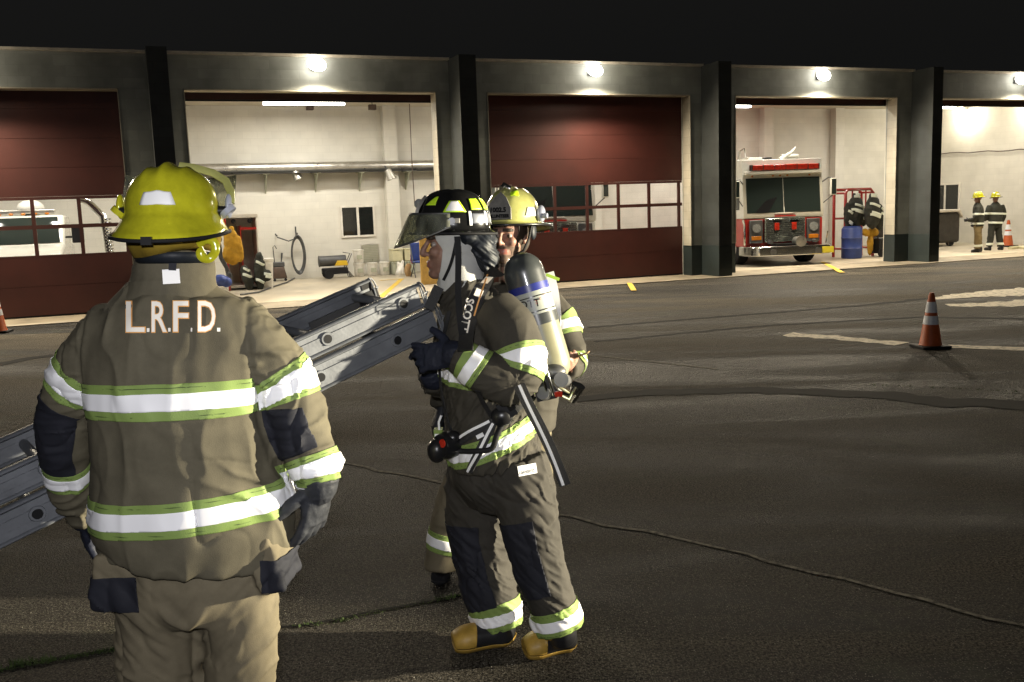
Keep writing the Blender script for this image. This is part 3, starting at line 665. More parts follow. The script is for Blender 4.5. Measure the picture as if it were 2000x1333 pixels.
for x in (-.2, .2): b = MB(); b.ell((x,.05,1.72), (.06,.05,.06)); b.build('hook', M['black'], o)
def heap(name, loc, m, label, cat, blobs, seed, tape=0):
    o = empty(name, loc, FA, label, cat); rnd = random.Random(seed); b = MB()
    for c, r in blobs: b.ell(c, r, Matrix.Rotation(rnd.uniform(-.4,.4),3,'Y'), 14, 9)
    ob = b.build('cloth', m, o, smooth=60); md = ob.modifiers.new('r','REMESH'); md.mode = 'VOXEL'; md.voxel_size = .025; md.use_smooth_shade = True
    tx = bpy.data.textures.new('clothfold', 'CLOUDS'); tx.noise_scale = .12; dm = ob.modifiers.new('d','DISPLACE'); dm.texture = tx; dm.strength = .06
    for i in range(tape):
        c, r = blobs[i % len(blobs)]; k = MB(); a0 = rnd.uniform(-2.6,-1.9); z0 = rnd.uniform(-.5,.6)*r[2]; fl = math.sqrt(max(.1,1-(z0/r[2])**2))
        pts = [(c[0]+r[0]*1.08*fl*math.cos(a), c[1]+r[1]*1.08*fl*math.sin(a), c[2]+z0+.1*r[2]*math.sin(2*a)) for a in [a0+.25*j for j in range(7)]]
        k.tube(pts, [(.035,.008)]*7, 8, ref=(0,0,1)); k.build('reflective_stripe', M['bgtape'], o)
    return o
M['dark_cloth'] = mat('dark_turnout_cloth', (.03,.032,.025), .9, var=.4, bump=.4, bscale=60)
M['tan_cloth'] = mat('tan_turnout_cloth', (.2,.15,.07), .9, var=.35, bump=.4, bscale=60)
heap('turnout_gear', G(492,566,.022), M['dark_cloth'], 'dark turnout gear with bright stripes piled in the locker', 'turnout gear', [((-.1,-.05,.3),(.13,.16,.35)), ((.22,-.08,.45),(.15,.16,.5)), ((.38,-.15,.35),(.12,.12,.15))], 3, 7)
o = heap('work_coat', P(455,478,23.2), M['yellow_cloth'], 'mustard yellow coat hanging on the side of the white locker', 'coat', [((0,0,.0),(.2,.12,.42)), ((-.05,-.02,-.25),(.23,.13,.25)), ((.12,0,-.1),(.12,.1,.36)), ((0,0,.38),(.07,.06,.07))], 4)
heap('work_bag', P(432,548,22.6), M['blue'], 'blue bag lying beside the white locker behind the front firefighter', 'bag', [((0,0,0),(.2,.16,.14)), ((.12,0,-.05),(.14,.14,.12))], 5)
o = empty('hanging_strap', P(427,480,22.9), FA, 'dark harness straps hanging beside the mustard yellow coat', 'harness')
b = MB(); b.tube([(-.05,0,.2),(.02,-.02,0),(.03,0,-.3),(.15,0,-.55),(.18,0,-.75)], [(.05,.012)]*5, 8, ref=(1,0,0)); b.ell((.0,0,.15),(.09,.06,.1)); b.ell((.2,0,-.75),(.06,.04,.12)); b.build('strap', M['darksteel'], o)
o = empty('waste_bin', G(513,566,.022), FA, 'white bin standing against the open gear locker', 'bin')
b = MB(); b.lathe([(.17,0), (.18,.02), (.22,.7), (.24,.71), (.24,.76), (.2,.765)], 24, c=(.12,.3,0)); b.build('bin', M['plastic_white'], o)
heap('carrier_bag', G(782,538,.022), M['plastic_white'], 'crumpled white bag on the floor by the totes', 'bag', [((0,0,.1),(.14,.12,.2)), ((.06,0,.3),(.06,.05,.14)), ((-.05,0,.32),(.04,.04,.1))], 6)
heap('paper_sack', G(797,540,.022), M['paper'], 'brown sack slumped next to the white bag', 'bag', [((0,0,.12),(.1,.1,.2)), ((.04,0,.28),(.07,.06,.1))], 7)
o = empty('folding_chair', G(818,541,.022), FA, 'blue camp chair with a red jacket hung over it', 'chair')
b = MB(); b.bb(-.2, .22, .0, .05, .45, .95); b.bb(-.2, .22, -.4, .0, .4, .45); b.build('seat', M['blue'], o, bevel=.02)
b = MB()
for x in (-.2, .22): b.tube([(x,-.4,0),(x,.06,.95)], .016, 6); b.tube([(x,.1,0),(x,-.4,.45)], .016, 6)
b.build('frame', M['darksteel'], o)
heap('red_jacket', G(812,541)+V((0,0,.5)), M['red'], 'red jacket thrown over the blue camp chair', 'jacket', [((0,-.1,.12),(.16,.1,.16)), ((.16,-.12,.05),(.12,.1,.08)), ((-.1,-.12,-.06),(.06,.06,.12))], 8)
o = empty('plywood_board', G(838,556,.022), FA + R(14), 'upright plywood board behind the helmeted man in profile', 'board')
b = MB(); b.bb(-.2, .3, 0, .05, .0, 1.2); b.build('board', M['wood'], o, bevel=.004)
# ------------------------------------------------------------------ gear rack right of the fire engine
o = empty('gear_rack', G(1676,502,.022), FA, 'red tubular gear rack to the right of the fire engine', 'rack')
b = MB()
for y in (0, .5):
    b.tube([(-.5,y,0),(-.5,y,1.9),(-.42,y,2.0),(.42,y,2.0),(.52,y,1.9),(.55,y,0)], .045, 8); b.tube([(-.5,y,1.15),(.54,y,1.15)], .03, 8)
for x in (-.25, 0, .25): b.cyl((x,0,1.2), (x,0,2.0), .025, n=8)
for x in (-.5, .52): b.tube([(x,0,.25),(x,.5,.25)], .03, 8); b.tube([(x,0,1.9),(x,.5,1.9)], .03, 8)
b.build('frame', M['red'], o)
heap('turnout_coat', G(1652,504)+FN*.3+V((0,0,1.22)), M['dark_cloth'], 'dark turnout coat with stripes hanging on the left of the red rack', 'turnout coat', [((0,-.1,.15),(.28,.18,.5)), ((-.28,-.1,0),(.12,.13,.45)), ((.2,-.1,.1),(.14,.13,.4)), ((0,-.1,.6),(.14,.1,.1))], 9, 10)
heap('turnout_coat', G(1686,504)+FN*.25+V((0,0,1.2)), M['dark_cloth'], 'dark turnout coat with stripes hanging on the right of the red rack', 'turnout coat', [((0,-.1,.15),(.26,.18,.5)), ((.27,-.1,0),(.12,.13,.4)), ((0,-.1,.6),(.14,.1,.1))], 10, 7)
heap('work_trousers', G(1694,503)+V((0,0,.5)), M['yellow_cloth'], 'yellow trousers draped over the front of the red rack', 'trousers', [((0,-.2,.25),(.22,.13,.14)), ((-.08,-.2,-.1),(.09,.1,.34)), ((-.25,-.2,.25),(.16,.1,.12))], 11)
o = empty('barrel', G(1663,505,.022), FA, 'blue plastic barrel in front of the red gear rack', 'barrel')
b = MB(); b.lathe([(.27,0),(.29,.03),(.29,.28),(.305,.3),(.29,.32),(.29,.58),(.305,.6),(.29,.62),(.29,.86),(.26,.9)], 26); b.build('drum', M['blue'], o)
b = MB(); b.lathe([(.25,.901),(.25,.93),(.23,.935)], 24); b.build('lid', M['blue'], o)
o = empty('hand_cart', G(1724,501,.022), FA, 'dark hand cart with upright poles beside the red gear rack', 'cart')
b = MB(); b.bb(-.3, .35, -.2, .2, .1, .55); b.build('box', M['blackp'], o, bevel=.02)
b = MB(); b.tube([(-.2,0,.5),(-.1,0,1.2),(.15,0,1.7)], .025, 6); b.tube([(.2,0,.5),(.1,0,1.0),(.3,.0,1.35)], .03, 6); b.tube([(-.4,-.05,1.15),(.1,-.05,1.3),(.35,-.05,1.1)], .06, 8); b.build('pole', M['darksteel'], o)
for x in (-.25, .3):
    b = MB(); b.tube([(x,-.26,.12),(x,-.2,.12)], .12, 14, ref=(0,0,1)); b.build('wheel', M['black'], o)
b = MB(); b.bb(.02, .14, -.215, -.205, .15, .5); b.build('sticker', M['plate'], o)
# ------------------------------------------------------------------ covered trailer in the far bay
q = W(11.5, -4.6, .022)
o = empty('covered_trailer', q, FA, 'dark tarpaulin covered trailer against the far end wall', 'trailer')
b = MB(); b.bb(-1.3, 1.25, -.55, .9, .12, 1.15); ob = b.build('tarpaulin', M['tarp'], o, bevel=.08)
b = MB(); b.prism([(-1.35,-.6,1.151), (1.1,-.6,1.151), (1.3,-.6,.95), (1.34,-.6,.95), (1.2,-.6,1.24), (-1.35,-.6,1.26)], (0,1.55,0)); b.build('lid', M['coping'], o, bevel=.03)
for x in (-.9, .9):
    b = MB(); b.tube([(x,-.5,.14),(x,-.4,.14)], .14, 14, ref=(0,0,1)); b.build('wheel', M['black'], o)
hp = [G(1972,486,.05), G(1990,484,.05), G(2020,486,.05), G(2060,492,.05)]
tag(MB().tube(hp, .06, 8).build('hose_roll', M['cream']), 'pale hose lying along the foot of the end wall', 'hose')
# ------------------------------------------------------------------ cloth and body toolkit
def _h(i, j, k, s):
    n = (i*374761393 + j*668265263 + k*2147483647 + s*1274126177) & 0xFFFFFFFF
    n = ((n ^ (n >> 13)) * 1274126177) & 0xFFFFFFFF
    n = n ^ (n >> 16)
    return (n & 0xFFFF)/65535.0
def vnoise(p, s=0):
    p = np.asarray(p, dtype=np.float64); i = np.floor(p).astype(np.int64); f = p-i; f = f*f*f*(f*(f*6-15)+10)
    o = 0
    for a in (0, 1):
        for b in (0, 1):
            for c in (0, 1):
                w = (f[:,0] if a else 1-f[:,0])*(f[:,1] if b else 1-f[:,1])*(f[:,2] if c else 1-f[:,2])
                o = o + w*_h(i[:,0]+a, i[:,1]+b, i[:,2]+c, s)
    return o
def fbm(p, s=0, o=3):
    r = 0; a = .5
    for k in range(o): r = r + a*vnoise(p*(2**k)+k*17.3, s+k); a *= .5
    return r/(1-.5**o)
def ridge(p, s=0):
    n = vnoise(p, s)*2-1
    return 1-np.abs(n)
def folds(v, sc, s, warp=.6):
    q = v*np.array(sc)
    w = np.stack([vnoise(v*5+11, s+50), vnoise(v*5+27, s+51), vnoise(v*5+43, s+52)], 1)-.5
    return ridge(q+w*2*warp, s)**1.6
def crease(v, sc, s, warp=.5, k=5):
    q = v*np.array(sc); w = np.stack([vnoise(v*4+11, s+50), vnoise(v*4+27, s+51), vnoise(v*4+43, s+52)], 1)-.5
    return ridge(q+w*2*warp, s)**k * np.clip(vnoise(v*6+3, s+60)*2.2-.7, 0, 1)
def poly_param(v, pts, rs=None):
    pts = [np.array(q) for q in pts]; best = np.full(len(v), 1e9); T = np.zeros(len(v)); C = np.zeros_like(v); acc = 0; RR = np.ones(len(v))
    for i in range(len(pts)-1):
        a, b = pts[i], pts[i+1]; d = b-a; L = np.linalg.norm(d)
        u = np.clip((v-a)@d/(L*L), 0, 1); c = a+u[:,None]*d; ds = np.linalg.norm(v-c, axis=1)
        r = (rs[i]*(1-u)+rs[i+1]*u) if rs is not None else 1.0
        m = ds/r < best; best = np.where(m, ds/r, best); T = np.where(m, acc+u*L, T); C = np.where(m[:,None], c, C); acc += L
    return T, best, C, acc
def smooth_pts(pts, rs, k=4):
    P_ = [np.array([*p, *(r if isinstance(r, (tuple, list)) else (r, r))], float) for p, r in zip(pts, rs)]
    out = []; n = len(P_)
    for i in range(n-1):
        p0, p1, p2, p3 = P_[max(i-1, 0)], P_[i], P_[i+1], P_[min(i+2, n-1)]
        for j in range(k):
            t = j/k; out.append(.5*((2*p1)+(-p0+p2)*t+(2*p0-5*p1+4*p2-p3)*t*t+(-p0+3*p1-3*p2+p3)*t**3))
    out.append(P_[-1])
    return [V(q[:3]) for q in out], [(max(q[3], .003), max(q[4], .003)) for q in out]
class Cloth:
    """one continuous remeshed surface; keeps arrays so that tape, patches and straps can be laid on it"""
    def __init__(s, tubes=(), ells=(), vox=.012, it=6, sub=1, extra=None):
        b = MB()
        for tb in tubes:
            p, r = smooth_pts(tb[0], tb[1]); b.tube(p, r, 22, ref=tb[2] if len(tb) > 2 else None)
        for e in ells: b.ell(*e[:2], *(e[2:3]))
        if extra: extra(b)
        me = b.mesh('tmp', [], 0); o = bpy.data.objects.new('tmp', me); COL.objects.link(o)
        m = o.modifiers.new('r', 'REMESH'); m.mode = 'VOXEL'; m.voxel_size = vox
        if it: m = o.modifiers.new('s', 'SMOOTH'); m.factor = .5; m.iterations = it
        if sub: m = o.modifiers.new('u', 'SUBSURF'); m.levels = sub; m.render_levels = sub
        bpy.context.view_layer.update()
        ev = bpy.data.meshes.new_from_object(o.evaluated_get(bpy.context.evaluated_depsgraph_get()))
        bpy.data.objects.remove(o); bpy.data.meshes.remove(me)
        n = len(ev.vertices); s.v = np.empty(n*3); ev.vertices.foreach_get('co', s.v); s.v = s.v.reshape(-1, 3)
        ev.calc_loop_triangles(); k = len(ev.loop_triangles); s.t = np.empty(k*3, np.int64); ev.loop_triangles.foreach_get('vertices', s.t); s.t = s.t.reshape(-1, 3)
        s.polys = [tuple(p.vertices) for p in ev.polygons]; bpy.data.meshes.remove(ev); s.normals()
        s.rest = s.v.copy()
    def normals(s):
        a, b, c = s.v[s.t[:,0]], s.v[s.t[:,1]], s.v[s.t[:,2]]; fn = np.cross(b-a, c-a); n = np.zeros_like(s.v)
        for i in range(3): np.add.at(n, s.t[:,i], fn)
        s.n = n/(np.linalg.norm(n, axis=1)[:,None]+1e-12); s._bvh = None
    def displace(s, d):
        s.v = s.v + s.n*d[:,None]; s.normals()
    def bvh(s):
        if s._bvh is None: s._bvh = BVHTree.FromPolygons([tuple(q) for q in s.v], [tuple(int(i) for i in t) for t in s.t])
        return s._bvh
    def cut(s, cons, off=.0, name='x'):
        """clip the surface to all fields >= 0 and return an MB"""
        ok = np.ones(len(s.t), bool)
        for f in cons: ok &= (f[s.t] > 0).any(axis=1)
        vv = s.v + s.n*off; g = MB(); cache = {}
        for tri in s.t[ok]:
            poly = [(vv[i], [f[i] for f in cons]) for i in tri]
            for k in range(len(cons)):
                q = []
                for i in range(len(poly)):
                    a, b = poly[i], poly[(i+1) % len(poly)]; fa, fb = a[1][k], b[1][k]
                    if fa >= 0: q.append(a)
                    if (fa >= 0) != (fb >= 0):
                        u = fa/(fa-fb); q.append((a[0]+(b[0]-a[0])*u, [x+(y-x)*u for x, y in zip(a[1], b[1])]))
                poly = q
                if len(poly) < 3: break
            if len(poly) < 3: continue
            ids = []
            for p, _ in poly:
                key = (round(p[0], 5), round(p[1], 5), round(p[2], 5))
                if key not in cache: cache[key] = len(g.v); g.v.append(tuple(p))
                if cache[key] not in ids: ids.append(cache[key])
            if len(ids) >= 3: g.f.append(ids); g.m.append(0)
        return g
    def build(s, name, m, parent, base):
        me = bpy.data.meshes.new(name); me.from_pydata([tuple(q) for q in (s.v-np.array(base))], [], s.polys); me.materials.append(m)
        me.polygons.foreach_set('use_smooth', [True]*len(me.polygons)); me.update()
        return link(name, me, parent)
def put(g, name, m, parent, base, solid=.0, label=None):
    if not g.f: return None
    g.v = [tuple(np.array(q)-np.array(base)) for q in g.v]
    o = g.build(name, m, parent, smooth=50)
    if solid: md = o.modifiers.new('solid', 'SOLIDIFY'); md.thickness = solid; md.offset = 1
    if label: o['label'] = label
    return o
def cast(x, y, targets, Y):
    d = ray(x, y).normalized(); best = None
    for c in targets:
        h = c.bvh().ray_cast(V((0, 0, HC)), d)
        if h[0] is not None and (best is None or h[3] < best[2]): best = (h[0], h[1], h[3])
    if best is None: return P(x, y, Y), V((0, -1, 0))
    n = best[1]
    if n.dot(d) > 0: n = -n
    return best[0], n
def strap(px, wd, m, targets, Y, parent, base, name='strap', off=.006, th=.003, step=9, sag=False):
    """a webbing strap that lies on the cloth along a path"""
    q = [np.array(p, float) for p in px]; s = []
    for i in range(len(q)-1):
        k = max(1, int(np.linalg.norm(q[i+1][:2]-q[i][:2])/step))
        for j in range(k): s.append(q[i]+(q[i+1]-q[i])*j/k)
    s.append(q[-1]); pts = []; ns = []
    for p in s:
        yy = p[2] if len(p) > 2 else Y
        if len(p) > 2: a, b = P(p[0], p[1], yy), V((0, -1, 0))
        else: a, b = cast(p[0], p[1], targets, Y)
        pts.append(a); ns.append(b)
    for _ in range(9):
        ns = [(ns[max(i-1,0)]+ns[i]*2+ns[min(i+1,len(ns)-1)]).normalized() for i in range(len(ns))]
        pts = [pts[0]]+[(pts[i-1]+pts[i]*2+pts[i+1])/4 for i in range(1, len(pts)-1)]+[pts[-1]]
    vs = []; n = len(pts)
    for i in range(n):
        t = (pts[min(i+1,n-1)]-pts[max(i-1,0)]).normalized(); sd = t.cross(ns[i]).normalized(); c = pts[i]+ns[i]*off
        vs += [c+sd*wd/2, c-sd*wd/2, c-sd*wd/2+ns[i]*th, c+sd*wd/2+ns[i]*th]
    g = MB(); fs = []
    for i in range(n-1):
        a = 4*i; b = a+4
        fs += [(a,a+1,b+1,b)[::-1], (a+1,a+2,b+2,b+1)[::-1], (a+2,a+3,b+3,b+2)[::-1], (a+3,a,b,b+3)[::-1]]
    fs += [(0,1,2,3), tuple(4*(n-1)+k for k in (3,2,1,0))]
    g.add(vs, fs); return put(g, name, m, parent, base)
def as_cloth(ob):
    c = Cloth.__new__(Cloth); w_ = V((0,0,0)); q = ob
    while q: w_ = w_+V(q.location); q = q.parent
    me = ob.data; me.calc_loop_triangles(); c.v = np.array([tuple(v.co+w_) for v in me.vertices]); c.t = np.array([tuple(t.vertices) for t in me.loop_triangles]); c.normals(); return c
def text_on(txt, ax, ay, ux, uy, size, m, targets, Y, parent, base, name='lettering', off=.004, sx=1.0, bold=.0):
    """lettering printed on the cloth: (ax,ay) start point, (ux,uy) writing direction in the photograph's pixels"""
    me = text_mesh(txt, 1.0, 0, 'LEFT', bold, sx); L = math.hypot(ux, uy); ux, uy = ux/L, uy/L
    bm = bmesh.new(); bm.from_mesh(me); bmesh.ops.triangulate(bm, faces=bm.faces); bmesh.ops.subdivide_edges(bm, edges=bm.edges, cuts=1); bm.to_mesh(me); bm.free()
    g = MB(); hits = []; ns = []
    for v in me.vertices:
        X, Yt = v.co.x*size, v.co.y*size
        a, n = cast(ax+ux*X+uy*Yt, ay+uy*X-ux*Yt, targets, Y); hits.append(a); ns.append(n)
    nn = sum(ns, V((0,0,0))).normalized(); g.v = [tuple(a+nn*off) for a in hits]
    for p in me.polygons: g.f.append(list(p.vertices)); g.m.append(0)
    bpy.data.meshes.remove(me)
    return put(g, name, m, parent, base)

# cloth materials
def cloth_mat(name, col, rough=.85, bump=.35, scale=420, var=.3, sheen=.0):
    m = mat(name, col, rough, var=var, vscale=7, spec=.25); nt = m.node_tree; b = nt.nodes['Principled BSDF']; tc = nt.nodes.new('ShaderNodeTexCoord'); n1 = nt.nodes.new('ShaderNodeTexNoise'); n1.inputs['Scale'].default_value = scale; n1.inputs['Detail'].default_value = 3
    n2 = nt.nodes.new('ShaderNodeTexNoise'); n2.noise_type = 'RIDGED_MULTIFRACTAL'; n2.inputs['Scale'].default_value = 6.5; n2.inputs['Detail'].default_value = 3; n2.inputs['Roughness'].default_value = .45; n2.inputs['Distortion'].default_value = .7
    b1 = nt.nodes.new('ShaderNodeBump'); b1.inputs['Strength'].default_value = bump; b1.inputs['Distance'].default_value = .002
    b2 = nt.nodes.new('ShaderNodeBump'); b2.inputs['Strength'].default_value = .3; b2.inputs['Distance'].default_value = .012
    for n in (n1, n2): nt.links.new(tc.outputs['Object'], n.inputs['Vector'])
    nt.links.new(n1.outputs['Fac'], b1.inputs['Height']); nt.links.new(n2.outputs['Fac'], b2.inputs['Height']); nt.links.new(b2.outputs[0], b1.inputs['Normal']); nt.links.new(b1.outputs[0], b.inputs['Normal'])
    b.inputs['Sheen Weight'].default_value = sheen
    return m
M['coat_tan'] = cloth_mat('tan_turnout_shell', (.112,.099,.067))
M['coat_shaded'] = cloth_mat('shaded_turnout_shell', (.05,.045,.035))  # tan shell's cloth, colour darkened to stand for the weaker flash farther back
M['trouser_tan'] = cloth_mat('tan_trouser_shell', (.15,.127,.083))
M['trouser_shaded'] = cloth_mat('shaded_trouser_shell', (.043,.039,.032))  # same trouser cloth with the dimmer flash put into its colour
M['stitch'] = mat('dark_stitching', (.06,.09,.025), .8)
M['patch'] = cloth_mat('navy_reinforcement', (.016,.017,.024), .75, .2, 200)
M['lime'] = cloth_mat('lime_trim_tape', (.22,.31,.085), .6, .3, 300, .18)
M['glove'] = cloth_mat('dark_glove_leather', (.03,.032,.038), .6, .4, 160, .4)
M['glove_navy'] = cloth_mat('navy_glove_leather', (.016,.019,.033), .6, .4, 160, .4)
M['hood'] = cloth_mat('pale_knit_hood', (.5,.5,.47), .9, .5, 260, .12)
M['flap'] = cloth_mat('dark_ear_flap', (.011,.014,.019), .5, .3, 120, .4)
M['curtain'] = cloth_mat('ochre_neck_curtain', (.22,.15,.015), .8, .4, 200, .3)
M['skin'] = mat('skin', (.28,.155,.11), .55, var=.25, vscale=14, bump=.15, bscale=160)
M['skin'].node_tree.nodes['Principled BSDF'].inputs['Subsurface Weight'].default_value = .15
M['skin'].node_tree.nodes['Principled BSDF'].inputs['Subsurface Radius'].default_value = (.01,.004,.002)
M['lip'] = mat('lips', (.3,.11,.085), .45)
M['eye_shaded'] = mat('shaded_eye_white', (.3,.25,.22), .2)  # whites darkened in colour to stand for shadow over the eyes
M['iris'] = mat('iris', (.03,.02,.012), .15)
M['hair'] = mat('hair', (.035,.022,.012), .7, var=.4, vscale=60)
M['beard'] = mat('stubble', (.12,.075,.05), .8, var=.4, vscale=90)
M['helm_yellow'] = mat('yellow_helmet_shell', (.52,.5,.02), .2, var=.3, vscale=11, coat=.5, rvar=.1)
M['helm_black'] = mat('black_helmet_shell', (.01,.01,.01), .18, var=.4, vscale=12, coat=.6, bump=.05, bscale=60)
M['helm_lime'] = mat('faded_lime_helmet_shell', (.4,.4,.13), .32, var=.25, vscale=8, coat=.3, rvar=.12)
M['retro_white'] = mat('retro_white', (.9,.9,.9), .45)
M['retro_lime'] = mat('retro_lime', (.55,.85,.03), .4)
M['lilac'] = mat('grey_visor_mount', (.32,.34,.42), .3, var=.2)
M['boot_tan'] = mat('tan_boot_rubber', (.42,.26,.045), .5, var=.3, vscale=18)
M['boot_black'] = mat('black_boot_rubber', (.016,.016,.018), .38, var=.3)
M['letter'] = mat('white_letter', (.95,.9,.8), .5)
M['letter_edge'] = mat('orange_letter_edge', (.75,.38,.12), .6)
M['badge'] = mat('badge_leather', (.2,.19,.17), .5, var=.3, vscale=40)
M['visor'] = glass_mat('smoky_visor', (.74,.75,.65), .5, .1)
_n = M['visor'].node_tree; _o = _n.nodes['Material Output']; _p = _o.inputs['Surface'].links[0].from_socket
_d = _n.nodes.new('ShaderNodeBsdfDiffuse'); _d.inputs['Color'].default_value = (.3,.31,.25,1); _m = _n.nodes.new('ShaderNodeMixShader')
_t = _n.nodes.new('ShaderNodeTexNoise'); _t.inputs['Scale'].default_value = 18; _t.inputs['Detail'].default_value = 8; _tc = _n.nodes.new('ShaderNodeTexCoord'); _mp = _n.nodes.new('ShaderNodeMapping'); _mp.inputs['Scale'].default_value = (1,1,.25)
_r = _n.nodes.new('ShaderNodeMapRange'); _r.inputs['From Min'].default_value = .35; _r.inputs['From Max'].default_value = .7; _r.inputs['To Min'].default_value = .06; _r.inputs['To Max'].default_value = .38
_n.links.new(_tc.outputs['Object'], _mp.inputs[0]); _n.links.new(_mp.outputs[0], _t.inputs['Vector']); _n.links.new(_t.outputs['Fac'], _r.inputs['Value']); _n.links.new(_r.outputs[0], _m.inputs[0]); _n.links.new(_p, _m.inputs[1]); _n.links.new(_d.outputs[0], _m.inputs[2]); _n.links.new(_m.outputs[0], _o.inputs['Surface'])
M['silver_band'] = mat('silver_band', (.16,.17,.2), .3, .3)

# ------------------------------------------------------------------ body pieces
def frame(loc, yaw=0, pitch=0, roll=0):
    return Matrix.Translation(loc) @ Matrix.Rotation(yaw,4,'Z') @ Matrix.Rotation(pitch,4,'X') @ Matrix.Rotation(roll,4,'Y')
def head_parts(b, mx, s=1.0):
    rot = mx.to_3x3()
    def e(c, r): b.ell(mx @ (V(c)*s), [q*s for q in r], rot, 20, 14)
    e((0,-.012,.035), (.076,.096,.092)); e((0,.022,-.04), (.062,.068,.078)); e((0,.068,-.1), (.03,.026,.022)); e((0,.03,-.085), (.052,.055,.032))
    e((0,.082,.03), (.05,.016,.014)); e((.038,.066,-.022), (.026,.024,.022)); e((-.038,.066,-.022), (.026,.024,.022))
    b.tube([mx @ (V(q)*s) for q in ((0,.09,.02), (0,.1,.002), (0,.113,-.02), (0,.114,-.03), (0,.1,-.037))], [.008*s,.0095*s,.012*s,.0125*s,.008*s], 12)
    e((.012,.098,-.031), (.008,.011,.008)); e((-.012,.098,-.031), (.008,.011,.008))
    e((0,.089,-.06), (.024,.01,.006)); e((0,.088,-.073), (.021,.011,.007)); e((0,.08,-.066), (.03,.015,.02))
    e((.077,-.008,-.005), (.01,.02,.032)); e((-.077,-.008,-.005), (.01,.02,.032))
def eyes(parent, base, mx, s=1.0):
    for sx in (-1, 1):
        g = MB(); g.ell(mx @ V((sx*.031*s,.07*s,.004*s)), (.0125*s,)*3, None, 14, 10); o = put(g, 'eye', M['eye_shaded'], parent, base)
        g = MB(); g.ell(mx @ V((sx*.031*s,.076*s,.003*s)), (.0085*s,)*3, None, 10, 8); put(g, 'iris', M['iris'], o, base)
def face_fields(c, mx):
    iv = np.array(mx.inverted()); h = c.rest @ iv[:3,:3].T + iv[:3,3]; return h
def hand_tubes(mx, side, curl, thumb=.5, s=1.0, spread=1.0, curls=None):
    """glove: mx = wrist frame, +y to the fingertips, +z back of the hand, side=+1 thumb on +x"""
    tb = []; X = mx.to_3x3() @ V((1,0,0))
    tb.append(([mx @ (V(q)*s) for q in ((0,-.03,0),(0,.02,0),(0,.06,.002),(0,.1,0))], [(.036*s,.026*s),(.042*s,.024*s),(.047*s,.021*s),(.045*s,.017*s)], X))
    for i, (L, r) in enumerate(((.072,.0125),(.082,.0128),(.076,.0122),(.06,.011))):
        x = side*(.033-.022*i); cu = (curls[i] if curls else curl*(1+.08*i)); a = cu*.55; p = V((x,.092,0)); pts = [p]; fan = side*(.10-.07*i)*spread
        for k, f in enumerate((.44,.32,.24)):
            p = p + V((math.sin(fan)*math.cos(a), math.cos(a)*math.cos(fan), -math.sin(a)))*L*f; pts.append(p); a += cu
        tb.append(([mx @ (q*s) for q in pts], [r*s, r*.98*s, r*.92*s, r*.78*s], X))
    p = V((side*.03,.018,-.006)); pts = [p]; d = V((side*(.75-.25*thumb), .6, -.25-.5*thumb)).normalized()
    for f in (.04,.034,.026):
        p = p + d*f; pts.append(p); d = (d + V((-side*.25*thumb, .18, -.18*thumb))).normalized()
    tb.append(([mx @ (q*s) for q in pts], [.017*s,.0155*s,.014*s,.011*s], X))
    return tb
def glove(parent, base, mx, side, curl, m, cuff=None, name='glove', **k):
    tb = hand_tubes(mx, side, curl, **k)
    if cuff: tb.append((cuff[0], cuff[1]))
    c = Cloth(tb, vox=.0055, it=2, sub=0)
    c.displace(.003*(folds(c.v, (60,60,60), 3)-.5)); return c.build(name, m, parent, base), c
def wrist_frame(w, tip, dorsal):
    y = (V(tip)-V(w)).normalized(); z = V(dorsal); z = (z-y*z.dot(y)).normalized(); x = y.cross(z)
    m = Matrix((x, y, z)).transposed().to_4x4(); m.translation = V(w); return m
def dome(sx, sy, h, ext, droop, n=72, rows=16, ridge_h=.01, flare=.0):
    """helmet shell, local frame: +y front. ext/droop: (front, side, back)"""
    def mixv(t, a):
        f, s, b = t; c = math.cos(a)
        return s+(f-s)*max(0, c)**1.5 if c > 0 else s+(b-s)*max(0, -c)**1.3
    g = MB(); vs = []
    def pt(a, ph):
        r = math.cos(ph)**.72; z = h*math.sin(ph)**.92
        x, y = sx*r*math.sin(a), sy*r*math.cos(a)
        z += ridge_h*math.exp(-(x/.013)**2)*math.sin(ph)**.5*(.35+.65*math.sin(ph))
        for q in (.052, -.052): z += ridge_h*.45*math.exp(-((x-q)/.008)**2)*math.sin(ph)**.7
        return (x, y, z)
    rowsl = []
    for i in range(rows):
        ph = (math.pi/2)*(1-i/(rows-1)) if i else math.pi/2-.03
        rowsl.append([pt(2*math.pi*j/n, ph) for j in range(n)])
    for u in (.0, .12, .4, .7, 1.0):
        row = []
        for j in range(n):
            a = 2*math.pi*j/n; e = mixv(ext, a)*u; d = mixv(droop, a)*u**1.3
            l = math.hypot(sx*math.sin(a), sy*math.cos(a)); k = (l+.004+e)/l
            row.append((sx*math.sin(a)*k, sy*math.cos(a)*k, -.008-d-flare*u*(1-u)))
        rowsl.append(row)
    for r in rowsl: vs += r
    k = len(rowsl)
    fs = [(i*n+j, (i+1)*n+j, (i+1)*n+(j+1) % n, i*n+(j+1) % n) for i in range(k-1) for j in range(n)] + [tuple(range(n))]
    g.add(vs, fs); return g, rowsl[-1], pt
